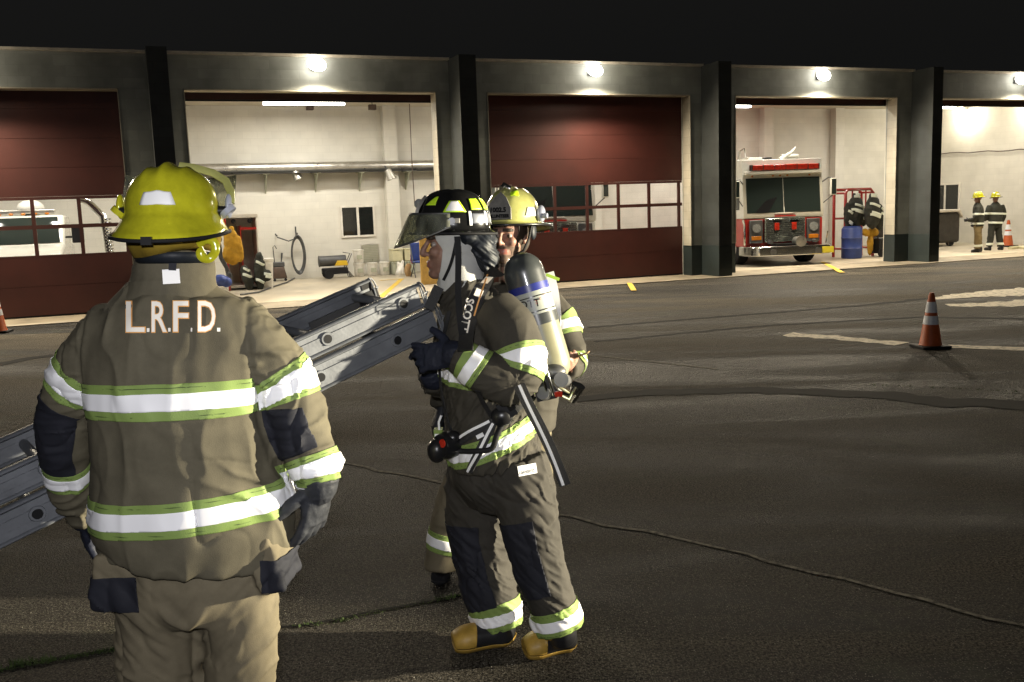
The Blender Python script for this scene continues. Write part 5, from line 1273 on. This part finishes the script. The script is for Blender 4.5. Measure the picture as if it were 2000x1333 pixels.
    st_(-1.98, -2.06, .06, .42, M['retro_white']); st_(-2.56, -2.64, .06, .42, M['retro_white']); st_(-3.06, -3.14, .06, .42, M['retro_white']); st_(-1.55, -1.72, .12, .24, M['badge'])
    st_(-2.0, -3.1, .1, .36, M['silver_band'])
    # front badge
    g = MB(); g.prism([hx @ V(q) for q in ((-.045,.148,.035),(.045,.148,.035),(.05,.134,.08),(.03,.112,.115),(0,.1,.13),(-.03,.112,.115),(-.05,.134,.08))], (hx.to_3x3() @ V((0,.012,.004)))); bg_ = put(g, 'front_badge', M['badge'], ho, base)
    g = MB(); g.ell(hx @ V((0,.135,.1)), (.02,.013,.02)); put(g, 'badge_emblem', M['lampglass'], bg_, base)
    # raised face shield
    g = MB(); vs = []; n = 34; m2 = 12
    for i in range(n+1):
        a = -1.55+3.1*i/n
        for j in range(m2+1):
            u = j/m2; ca = max(0, math.cos(a)); r = .145+.035*u*(.35+.65*ca**2) ; q = V((r*.98*math.sin(a), (r+.018)*math.cos(a)+.012+.03*u*ca, .06-u*(.05+.085*ca))); vs.append(hx @ q)
    k = m2+1
    g.add(vs, [(k*i+j, k*i+k+j, k*i+k+1+j, k*i+1+j) for i in range(n) for j in range(m2)]); vo = put(g, 'face_shield', M['visor'], ho, base, .002)
    g = MB(); e = [vs[k*i+m2] for i in range(n+1)]; g.tube(e, .003, 6); e = [vs[k*i] for i in range(n+1)]; g.tube(e, .004, 6); put(g, 'shield_rim', M['darksteel'], vo, base)
    for sx in (-1, 1):
        g = MB(); g.tube([hx @ V((sx*.13,.01,.03)), hx @ V((sx*.15,.01,.03))], [.015,.014], 14); put(g, 'pivot_bolt', M['blackp'], ho, base)
    # chin strap hanging loose
    strap([(893,462,Y-.17),(896,500,Y-.16),(894,560,Y-.2),(897,620,Y-.24),(903,660,Y-.27),(911,694,Y-.33)], .024, M['black'], [], Y, ho, base, 'chin_strap', .0)
    g = MB(); q = P(895,488,Y-.165); g.box(q, (.026,.008,.03)); put(g, 'strap_buckle', M['darksteel'], ho, base)
    strap([(892,466,Y-.15),(886,500,Y-.13),(876,535,Y-.12),(866,548,Y-.08)], .012, M['black'], [], Y, ho, base, 'chin_strap', .0)
    # gloves on the ladder end
    w = P(886,692,Y-.30); glove(o, base, wrist_frame(w, P(822,699,Y-.26), (-.2,-1,.25)), 1, .4, M['glove_navy'], (PP((902,700,Y-.305),(886,692,Y-.30),(872,690,Y-.29)), [.058,.054,.046]), thumb=.05, s=1.16, spread=2.2, curls=[.22,.34,.5,.6])
    w = P(846,738,Y+.06); glove(o, base, wrist_frame(w, P(818,672,Y-.0), (.3,1,-.2)), -1, .6, M['glove_navy'], (PP((856,742,Y+.1),(846,738,Y+.06),(838,725,Y+.04)), [.058,.054,.046]), thumb=.6, s=1.1)
    return o, base, c, t, cc
PB, pbase, cB, tB, ccB = person_profile()

# ================================================================== breathing apparatus on B's back
def air_pack():
    a, b = P(1012,496,3.9), P(1087,748,3.84)
    M['cyl_dark'] = mat('carbon_cylinder', (.05,.055,.055), .32, var=.35, vscale=9, coat=.4)
    M['cyl_pale'] = mat('composite_cylinder', (.24,.23,.145), .38, var=.22, vscale=5, coat=.3)
    M['cyl_label'] = mat('cylinder_label', (.36,.38,.34), .4, var=.12)
    M['cyl_blue'] = mat('cylinder_blue_band', (.02,.03,.2), .35)
    M['webbing'] = mat('black_webbing', (.016,.016,.017), .7, var=.3, bump=.3, bscale=200)
    o = empty('breathing_apparatus', (a.x, a.y, 0), 0, 'worn air cylinder and black harness on the back of the man in profile', 'air pack'); base = o.location.copy()
    ax = (b-a); L = ax.length; ax.normalize(); r = .083
    def prof(u0, u1, rr, m, name, par, n=14):
        g = MB(); pts = []; rs = []
        for i in range(n+1):
            u = u0+(u1-u0)*i/n; x = u*L
            k = 1.0
            if x < .085: k = math.sqrt(max(.04, 1-((.085-x)/.087)**2))
            if L-x < .1: k = math.sqrt(max(.06, 1-((.1-(L-x))/.104)**2))
            pts.append(a+ax*x); rs.append((r+rr)*k)
        g.tube(pts, rs, 32); return put(g, name, m, par, base)
    cy_ = prof(0, 1, 0, M['cyl_pale'], 'cylinder', o, 40)
    prof(.002, .245, .0012, M['cyl_dark'], 'dark_dome', cy_, 20); prof(.245, .30, .0018, M['cyl_blue'], 'blue_band', cy_, 4); prof(.30, .47, .0015, M['cyl_label'], 'label', cy_, 6); prof(.47, .55, .0018, M['cyl_dark'], 'dark_band', cy_, 4)
    for u in (.335, .445): prof(u, u+.008, .0022, M['blackp'], 'label_line', cy_, 2)
    class T: pass
    cyl = Cloth.__new__(Cloth); g = MB(); g.tube([a+ax*(L*.08), a+ax*(L*.9)], r+.002, 48, cap=False); cyl.v = np.array(g.v); cyl.t = np.array([t for f in g.f for t in ((f[0],f[1],f[2]),(f[0],f[2],f[3]))]); cyl.normals()
    text_on('SCOTT', 990, 604, 1, -.2, 21, M['blackp'], [cyl], 3.8, cy_, base, 'lettering', .002, bold=.02)
    for i in range(3): text_on('I I I'[:1+2*i], 1062-8*i, 575+6*i, .2, 1, 6, M['redlight'], [cyl], 3.8, cy_, base, 'lettering', .002)
    g = MB(); g.cyl(b-ax*.01, b+ax*.05, .02, n=12); g.tube([b+ax*.03, b+ax*.045+V((.05,-.05,-.01)), b+V((.085,-.07,.0))], [.02,.024,.03], 12); put(g, 'valve', M['chrome'], o, base)
    # back frame: tubular rails, pack plate, reducer
    g = MB()
    for off in (-.03, .035):
        p_, r_ = smooth_pts([P(1036+off*180,682,3.72), P(1052+off*180,700,3.68), P(1066+off*180,740,3.67), P(1075+off*180,772,3.69)], [.006]*4); g.tube(p_, r_, 8)
    put(g, 'frame_rail', M['chrome'], o, base)
    g = MB(); g.prism(PP((1034,730,3.72),(1058,722,3.72),(1092,766,3.72),(1088,778,3.72),(1050,786,3.72)), (0,.12,0)); put(g, 'back_plate', M['blackp'], o, base)
    g = MB(); g.cyl(P(1060,768,3.68), P(1064,770,3.72), .026, n=14); g.cyl(P(1096,742,3.7), P(1102,744,3.78), .03, n=14); g.ell(P(1082,726,3.76), (.05,.04,.03)); put(g, 'reducer', M['darksteel'], o, base)
    g = MB(); g.box(P(1091,770,3.7), (.03,.02,.02)); put(g, 'alarm_button', M['redlight'], o, base)
    T_ = [cB, tB, ccB]
    def S(px, w, name, m='webbing', off=.01, th=.004, Y=3.6): return strap(px, w, M[m], T_, Y, o, base, name, off, th)
    sh = S([(972,528),(952,540),(940,556),(930,585),(919,620),(913,655),(910,690)], .058, 'shoulder_strap', off=.014, th=.012)
    for p_ in ((956,540,945,552), (938,566,932,580)): strap([(p_[0],p_[1]),(p_[2],p_[3])], .03, M['letter'], [as_cloth(sh)], 3.6, sh, base, 'reflective_patch', .002, .002)
    text_on('SCOTT', 918, 584, -.2, 1, 22, M['letter'], [as_cloth(sh)], 3.6, sh, base, 'lettering', .003, bold=.03, sx=.95)
    e = strap([(952,535),(944,560),(934,590),(926,618)], .006, M['letter_edge'], [as_cloth(sh)], 3.6, sh, base, 'edge_piping', .002, .002)
    S([(838,604),(846,580),(858,560)], .04, 'shoulder_strap')
    S([(880,610),(874,640),(866,680),(862,720),(868,780),(880,830),(893,860)], .016, 'chest_strap')
    S([(935,760),(944,785),(958,810)], .018, 'chest_strap')
    S([(1040,775),(1010,790),(985,806),(965,822)], .05, 'waist_strap', off=.016)
    S([(893,872),(905,865),(930,845),(962,818)], .02, 'waist_strap', off=.015)
    for px, w in (([(905,857),(930,839),(958,821)], .011), ):
        strap(px, w, M['retro_white'], T_, 3.6, o, base, 'reflective_stripe', .024, .002)
    w1 = S([(972,812),(958,840),(945,868),(932,895),(923,920)], .034, 'strap_end', off=.018); strap([(966,826),(952,852),(940,878),(929,902),(921,921)], .011, M['retro_white'], T_, 3.6, w1, base, 'reflective_stripe', .025, .002)
    w2 = strap([(1014,752,3.46),(1028,785,3.48),(1048,820,3.5),(1072,868,3.52),(1090,912,3.54),(1104,948,3.55)], .044, M['webbing'], [], 3.5, o, base, 'strap_end', .0, .004)
    strap([(1014,752,3.45),(1028,785,3.47),(1047,822,3.49),(1070,870,3.51),(1088,914,3.53),(1100,948,3.54)], .011, M['retro_white'], [], 3.5, w2, base, 'reflective_stripe', .004, .002)
    g = MB(); p0, n0 = cast(984, 800, T_, 3.6); g.box(p0+n0*.035, (.06,.03,.07), Matrix.Rotation(R(-30),3,'Y')); g.ell(p0+n0*.03+V((-.02,0,-.03)), (.045,.03,.04)); bo = put(g, 'buckle', M['blackp'], o, base)
    g = MB(); g.box(p0+n0*.052+V((.01,-.004,.012)), (.03,.006,.034), Matrix.Rotation(R(-30),3,'Y')); put(g, 'buckle_plate', M['chrome'], bo, base)
    # mouthpiece regulator at the belt
    p0, n0 = cast(888, 868, T_, 3.6); c0 = p0+n0*.05
    g = MB(); g.tube([c0-n0*.05, c0, c0+n0*.03], [.05,.056,.046], 20); g.ell(c0+V((-.035,.0,-.02)), (.04,.04,.05)); g.ell(c0+V((.03,.0,.03)), (.035,.03,.03)); ro = put(g, 'regulator', M['blackp'], o, base)
    g = MB(); q = c0+n0*.035+V((.022,0,.012)); g.tube([q, q+n0*.012], [.02,.017], 14); put(g, 'red_button', M['redlight'], ro, base)
    hs_ = [cast(x, y, T_, 3.6) for x, y in ((905,876),(920,885),(942,886),(960,874),(968,850),(972,820))]
    p_, r_ = smooth_pts([q+n*.03 for q, n in hs_], [.011]*6); g = MB(); g.tube(p_, r_, 10); put(g, 'air_hose', M['black'], o, base)
    g = MB(); q, n = cast(938, 850, T_, 3.6); g.box(q+n*.02, (.03,.006,.016), Matrix.Rotation(R(-25),3,'Y')); put(g, 'reflective_patch', M['retro_white'], o, base)
    p0 = P(857,852,3.72); g = MB(); g.box(p0, (.035,.05,.06)); o2 = put(g, 'mask_pouch', M['lime'], o, base)
    g = MB(); g.box(p0+V((0,-.027,0)), (.028,.004,.03)); put(g, 'reflective_stripe', M['retro_white'], o2, base)
    g = MB(); g.tube(PP((862,812,3.7),(857,825,3.7),(858,840,3.7)), .005, 6); put(g, 'cord', M['retro_white'], o2, base)
    return o
air_pack()

# ================================================================== person C: faces the camera behind B
def person_rear():
    Y = 4.5; base = V((-.05, 4.5, 0))
    o = empty('person', base, 0, 'person facing the camera in a faded lime helmet, half hidden behind the air cylinder', 'person')
    X0 = (1,0,0)
    torso = PP((1000,552,Y),(1000,572,Y),(1000,600,Y),(998,650,Y),(996,720,Y),(994,800,Y),(992,835,Y)); tr = [(.085,.09),(.12,.11),(.19,.125),(.225,.15),(.225,.165),(.235,.175),(.23,.17)]
    la = PP((1062,594,Y-.01),(1094,628,Y-.03),(1108,672,Y-.07),(1118,705,Y-.12),(1106,722,Y-.22)); lr = [.085,.085,.075,.066,.055]
    ra = PP((938,594,Y),(905,640,Y),(880,710,Y-.02),(868,780,Y-.05),(862,800,Y-.07)); rr = [.085,.085,.075,.064,.058]
    c = Cloth([(torso, tr, X0), (la, lr), (ra, rr)], vox=.012, it=4); v = c.v; z = v[:,2]
    c.displace(.012*(folds(v, (7,7,5), 81, .8)-.4)+.007*(folds(v, (15,15,13), 82)-.4)); v = c.v; z = v[:,2]
    jk = c.build('jacket', M['coat_shaded'], o, base)
    tl, dl, cl, _ = poly_param(v, la, lr); tr_, dr, cr, _ = poly_param(v, ra, rr); tt, dt, ct, _ = poly_param(v, torso, [max(q)*.95 for q in tr])
    k = poly_param(np.array([P(1104,636,Y-.08), P(1114,690,Y-.15)]), la, lr)[0]
    band(c, jk, base, tl, k[0], [dt-dl], .09, .045); band(c, jk, base, tl, k[1]+.03, [dt-dl], .05, .02)
    band(c, jk, base, z, P(0,785,4.35).z, [dl-dt, dr-dt], .1, .05); band(c, jk, base, z, P(0,690,4.35).z, [dl-dt, dr-dt], .09, .045)
    strap([(1066,534),(1074,560),(1080,600),(1082,650),(1080,700)], .075, M['retro_white'], [c], Y-.15, jk, base, 'reflective_vest_panel', .008)
    strap([(1056,540),(1063,560),(1068,600)], .02, M['redlight'], [c], Y-.15, jk, base, 'vest_edge', .01)
    strap([(1066,536),(1080,540),(1092,546)], .014, M['retro_lime'], [c], Y-.15, jk, base, 'vest_tab', .018)
    pel = PP((992,790,Y),(990,850,Y),(988,890,Y)); pr_ = [(.2,.15),(.21,.155),(.14,.11)]
    ll = PP((1030,840,Y),(1036,930,Y+.01),(1034,1000,Y+.02),(1030,1080,Y+.03),(1028,1115,Y+.03)); rl = PP((950,840,Y),(916,930,Y-.02),(885,1000,Y-.03),(866,1080,Y-.04),(862,1108,Y-.04)); lg = [.115,.105,.095,.088,.085]
    t = Cloth([(pel, pr_, X0), (ll, lg), (rl, lg)], vox=.012, it=4)
    t.displace(.012*(folds(t.v, (7,7,11), 91, .8)-.4)+.006*(folds(t.v, (15,15,15), 92)-.4)); v = t.v; to = t.build('trousers', M['trouser_tan'], o, base)
    kz = poly_param(np.array([P(864,1062,4.4)]), rl, lg)[0][0]
    for pp, oo in ((rl, ll), (ll, rl)):
        tp, dd, _, _ = poly_param(v, pp, lg); _, d2, _, _ = poly_param(v, oo, lg); band(t, to, base, tp, kz, [d2-dd], .095, .045)
    g0 = G(852,1150); boot(o, base, V((g0.x+.05, g0.y+.2, 0)), V((g0.x, g0.y, 0)), P(862,1105,Y-.04), False)
    boot(o, base, V((P(1028,1115,Y).x, 4.62, 0)), V((P(1028,1115,Y).x+.03, 4.36, 0)), P(1028,1110,Y+.03), False)
    hm = frame(P(994,464,Y-.02), R(157), R(4))
    b = Cloth([(torso, [(max(.05, q[0]-.05), max(.05, q[1]-.05)) for q in tr], X0), (la, [q*.6 for q in lr]), (ra, [q*.6 for q in rr]), (ll, [.07,.065,.055,.05,.045]), (rl, [.07,.065,.055,.05,.045]), (PP((1000,590,Y),(998,500,Y)), [.062,.058])], extra=lambda m_: head_parts(m_, hm, 1.02), vox=.006, it=3, sub=0)
    h = face_fields(b, hm); bo = b.build('body', M['skin'], o, base); eyes(bo, base, hm, 1.02)
    put(b.cut([.012-np.abs(h[:,2]+.068), h[:,1]-.07, .026-np.abs(h[:,0])], .0012), 'lips', M['lip'], bo, base)
    for sg in (-1, 1): put(b.cut([.0055-np.abs(h[:,2]-.03), h[:,1]-.05, .048-sg*h[:,0], sg*h[:,0]-.012], .003), 'eyebrow', M['hair'], bo, base, .002)
    put(b.cut([-.045-h[:,2], h[:,2]+.14, h[:,1]-.02, np.maximum(np.abs(h[:,2]+.068)-.011, np.abs(h[:,0])-.026), np.maximum(.008-np.abs(h[:,2]+.05), np.maximum(-.085-h[:,2], np.abs(h[:,0])-.04))], .0015), 'beard', M['beard'], bo, base)
    hr = Cloth(ells=[(hm @ V((0,-.02,.035)), (.084,.105,.098), None), (hm @ V((0,-.05,-.01)), (.08,.07,.08), None)], vox=.009, it=2, sub=0); hh = face_fields(hr, hm)
    put(hr.cut([.05-hh[:,1]+.0*hh[:,2]], 0), 'hair', M['hair'], bo, base, .003)
    hx = frame(P(1001,432,Y-.02), R(157), R(3))
    ho, tri, pt = helmet(o, base, hx, M['helm_lime'], M['blackp'], sx=.125, sy=.158, h=.15, ext=(.045,.04,.08), droop=(.016,.012,.035), ridge_h=.012)
    # front shield: badge with its writing
    g = MB(); g.prism([hx @ V(q) for q in ((-.065,.165,.0),(.065,.165,.0),(.06,.155,.05),(.03,.135,.1),(0,.125,.125),(-.03,.135,.1),(-.06,.155,.05))], (hx.to_3x3() @ V((0,.008,.003)))); fs_ = put(g, 'front_badge', M['badge'], ho, base)
    rt = hx @ Matrix.Translation((0,.178,.0)) @ Matrix.Rotation(math.pi,4,'Z') @ Matrix.Rotation(R(78),4,'X')
    for s_, zz, sz in (('1002.5', .045, .03), ('VOLUNTEER', .016, .021)):
        text_obj('lettering', s_, sz, M['blackp'], fs_, Matrix.Translation(-base) @ rt @ Matrix.Translation((0, zz, .002+.0*zz)), .001)
    sticker(ho, base, hx, pt, -.95, -1.5, .1, .36, M['retro_white'], -.12, sk2=-.12); sticker(ho, base, hx, pt, -.4, -.8, .75, 1.0, M['retro_lime'])
    g = MB(); g.tube([hx @ V(q) for q in ((-.03,.09,.142),(0,.1,.16),(0,.13,.145))], [.012,.014,.01], 10); put(g, 'badge_holder', M['chrome'], ho, base)
    for sx in (-1, 1):
        g = MB(); g.ell(hx @ V((sx*.14,-.01,.03)), (.02,.03,.04), hx.to_3x3()); g.tube([hx @ V((sx*.14,-.0,.02)), hx @ V((sx*.175,-.0,.02))], .012, 10); put(g, 'goggle_mount', M['lilac'], ho, base)
        g = MB(); g.tube([hx @ V(q) for q in ((sx*.105,.02,-.02),(sx*.095,.03,-.08),(sx*.07,.04,-.14),(0,.06,-.175))], [(.006,.012)]*4, 8); put(g, 'chin_strap', M['black'], ho, base)
        g = MB(); g.ell(hx @ V((sx*.103,0,-.05)), (.014,.03,.04), hx.to_3x3()); put(g, 'ear_cover', M['flap'], ho, base)
    # bare hand on the paper, wrist watch; gloved other hand
    w = P(1108,716,Y-.22); tb = hand_tubes(wrist_frame(w, P(1122,706,Y-.34), (.8,-.3,-.6)), -1, .5, .7, .95)
    hnd = Cloth([*tb, (PP((1104,708,Y-.16),(1108,716,Y-.22)), [.034,.03])], vox=.005, it=2, sub=0); hnd.build('hand', M['skin'], bo, base)
    g = MB(); q = P(1106,700,Y-.2); g.tube([q+V((-.01,0,-.02)), q+V((.01,0,.02))], .042, 16); put(g, 'wrist_watch', M['darksteel'], o, base)
    w = P(862,800,Y-.07); glove(o, base, wrist_frame(w, P(852,830,Y-.1), (-1,-.3,0)), 1, .7, M['glove'], None, s=.95)
    return o
person_rear()
e = empty('envelope', P(1118,702,4.14), 0, 'brown paper sheet held in the bare hand of the man in the lime helmet', 'paper')
g = MB(); b0 = V(e.location); g.prism([p-b0 for p in PP((1094,714,4.22),(1148,691,4.12),(1152,687,4.3),(1106,705,4.36))], (0,0,.004)); g.build('sheet', M['paper'], e)

# ================================================================== two distant firefighters in the far bay
def distant(px, py, face, h, cols, label, lean, seed):
    g0 = G(px, py, .022); base = V(g0); s = h/1.75
    o = empty('person', base, face, label, 'person')
    A = V((0,0,0))
    hip = [V((0,0,.82*s)), V((.0,.0,.98*s)), V((0,.0,1.02*s))]
    torso = [V(q)*s for q in ((0,0,.78),(0,.0,.95),(0,.01,1.15),(0,.02,1.32),(0,.03,1.42),(0,.03,1.5))]; tr = [(.22,.15),(.21,.15),(.22,.15),(.21,.14),(.14,.11),(.07,.07)]
    la = [V(q)*s for q in ((-.19,.02,1.38),(-.27,.0,1.2),(-.28,.08,1.0),(-.2,.26,.98))]; ra = [V(q)*s for q in ((.19,.02,1.38),(.27,.0,1.2),(.29,.03,1.0),(.27,.12,.88))]; ar = [.085,.08,.07,.06]
    c = Cloth([(torso, tr, (1,0,0)), (la, ar), (ra, ar)], vox=.02, it=3, sub=0); c.displace(.014*(folds(c.v, (7,7,8), seed, .8)-.4))
    Z = V((0,0,0)); jk = c.build('jacket', cols[0], o, Z); v = c.v
    for zz in (1.14, .86): put(c.cut([.03-np.abs(v[:,2]-zz*s+.05*v[:,0])], .006), 'reflective_stripe', M['bgtape'], jk, Z, .002)
    ll = [V(q)*s for q in ((-.1,0,.86),(-.13,.0,.5),(-.15-lean,.0,.12))]; rl = [V(q)*s for q in ((.1,0,.86),(.13,.0,.5),(.17+lean,-.03,.12))]
    t = Cloth([([V(q)*s for q in ((0,0,.72),(0,0,.9))], [(.17,.13),(.18,.14)], (1,0,0)), (ll, [.11,.095,.09]), (rl, [.11,.095,.09])], vox=.02, it=3, sub=0); t.displace(.014*(folds(t.v, (8,8,10), seed+3, .8)-.4)); to = t.build('trousers', cols[1], o, Z)
    put(t.cut([.035-np.abs(t.v[:,2]-.2*s)], .005), 'reflective_stripe', M['bgtape'], to, Z, .002)
    hm = frame(V((0,.03,1.6))*s, 0, R(-8))
    b = Cloth([(torso, [(.14,.09)]*4+[(.08,.08),(.06,.06)], (1,0,0)), (la, [.05]*4), (ra, [.05]*4), (ll, [.06]*3), (rl, [.06]*3), ([V((0,.02,1.45))*s, V((0,.03,1.6))*s], [.06,.06])], extra=lambda m_: head_parts(m_, hm, s), vox=.014, it=1, sub=0); bo = b.build('body', M['skin'], o, Z)
    for p_, sg in ((la, -1), (ra, 1)):
        gl = Cloth(hand_tubes(wrist_frame(p_[-1], p_[-1]+(p_[-1]-p_[-2]), (sg,0,0)), -sg, .5), vox=.01, it=1, sub=0); gl.build('glove', M['glove'], o, Z)
    for p_, sg in ((ll, -1), (rl, 1)):
        a_ = p_[-1]; boot(o, Z, V((a_.x, a_.y-.1, 0)), V((a_.x+sg*.04, a_.y+.19, 0)), V((a_.x, a_.y-.02, .14)), False)
    hx = frame(V((0,.03,1.665))*s, 0, R(-8)); ho, _, pt = helmet(o, Z, hx, M['helm_yellow'], M['black'], sx=.125, sy=.155, h=.15, ext=(.03,.03,.07), droop=(.01,.012,.03), n=36, rows=8)
    sticker(ho, Z, hx, pt, math.pi+.35, math.pi-.35, .2, .5, M['bgtape']); sticker(ho, Z, hx, pt, 1.3, 1.8, .2, .5, M['bgtape'])
    return o
distant(1909, 493, R(58), 1.74, (M['dark_cloth'], M['tan_cloth']), 'distant person in dark coat and tan trousers beside the covered trailer', -.06, 101)
distant(1942, 489, R(8), 1.72, (M['dark_cloth'], M['dark_cloth']), 'distant person seen from behind in dark coat beside the far traffic cone', .03, 111)
# ------------------------------------------------------------------ night sky, floodlight from the right, camera flash
wd = bpy.data.worlds.new('World'); SC.world = wd; wd.use_nodes = True
nt = wd.node_tree; bg = nt.nodes['Background']
sk = nt.nodes.new('ShaderNodeTexSky'); sk.sky_type = 'NISHITA'; sk.sun_disc = False; sk.sun_elevation = R(-4); sk.sun_rotation = R(200)
hs = nt.nodes.new('ShaderNodeHueSaturation'); hs.inputs['Saturation'].default_value = .15
nt.links.new(sk.outputs[0], hs.inputs['Color'])
ad = nt.nodes.new('ShaderNodeMix'); ad.data_type = 'RGBA'; ad.blend_type = 'ADD'; ad.inputs['Factor'].default_value = 1; ad.inputs['B'].default_value = (.052, .052, .05, 1)
nt.links.new(hs.outputs[0], ad.inputs['A']); nt.links.new(ad.outputs['Result'], bg.inputs['Color']); bg.inputs['Strength'].default_value = .12
def aim(o, tgt):
    d = V(tgt) - o.location; o.rotation_euler = d.to_track_quat('-Z', 'Y').to_euler()
o = lamp('scene_light', 'SPOT', (7.8, 3.8, 1.7), 15500, (1, .9, .68), spot_size=R(17), spot_blend=.35, shadow_soft_size=.1)
aim(o, (0, 3.7, 1.12))
o = lamp('flash', 'SPOT', (-.05, .02, 2.02), 250, (.98, .97, 1), spot_size=R(95), spot_blend=.9, shadow_soft_size=.025)
aim(o, (-.3, 4, 1.4))
SC.render.engine = 'CYCLES'
cy = SC.cycles; cy.use_denoising = True; cy.denoising_prefilter = 'NONE'; cy.denoising_input_passes = 'RGB_ALBEDO_NORMAL'; cy.max_bounces = 6; cy.diffuse_bounces = 3; cy.glossy_bounces = 3; cy.transparent_max_bounces = 12; cy.sample_clamp_indirect = 4.0; cy.use_light_tree = True
cy.caustics_reflective = False; cy.caustics_refractive = False
SC.view_settings.view_transform = 'Standard'; SC.view_settings.look = 'None'; SC.view_settings.exposure = 0; SC.view_settings.gamma = 1
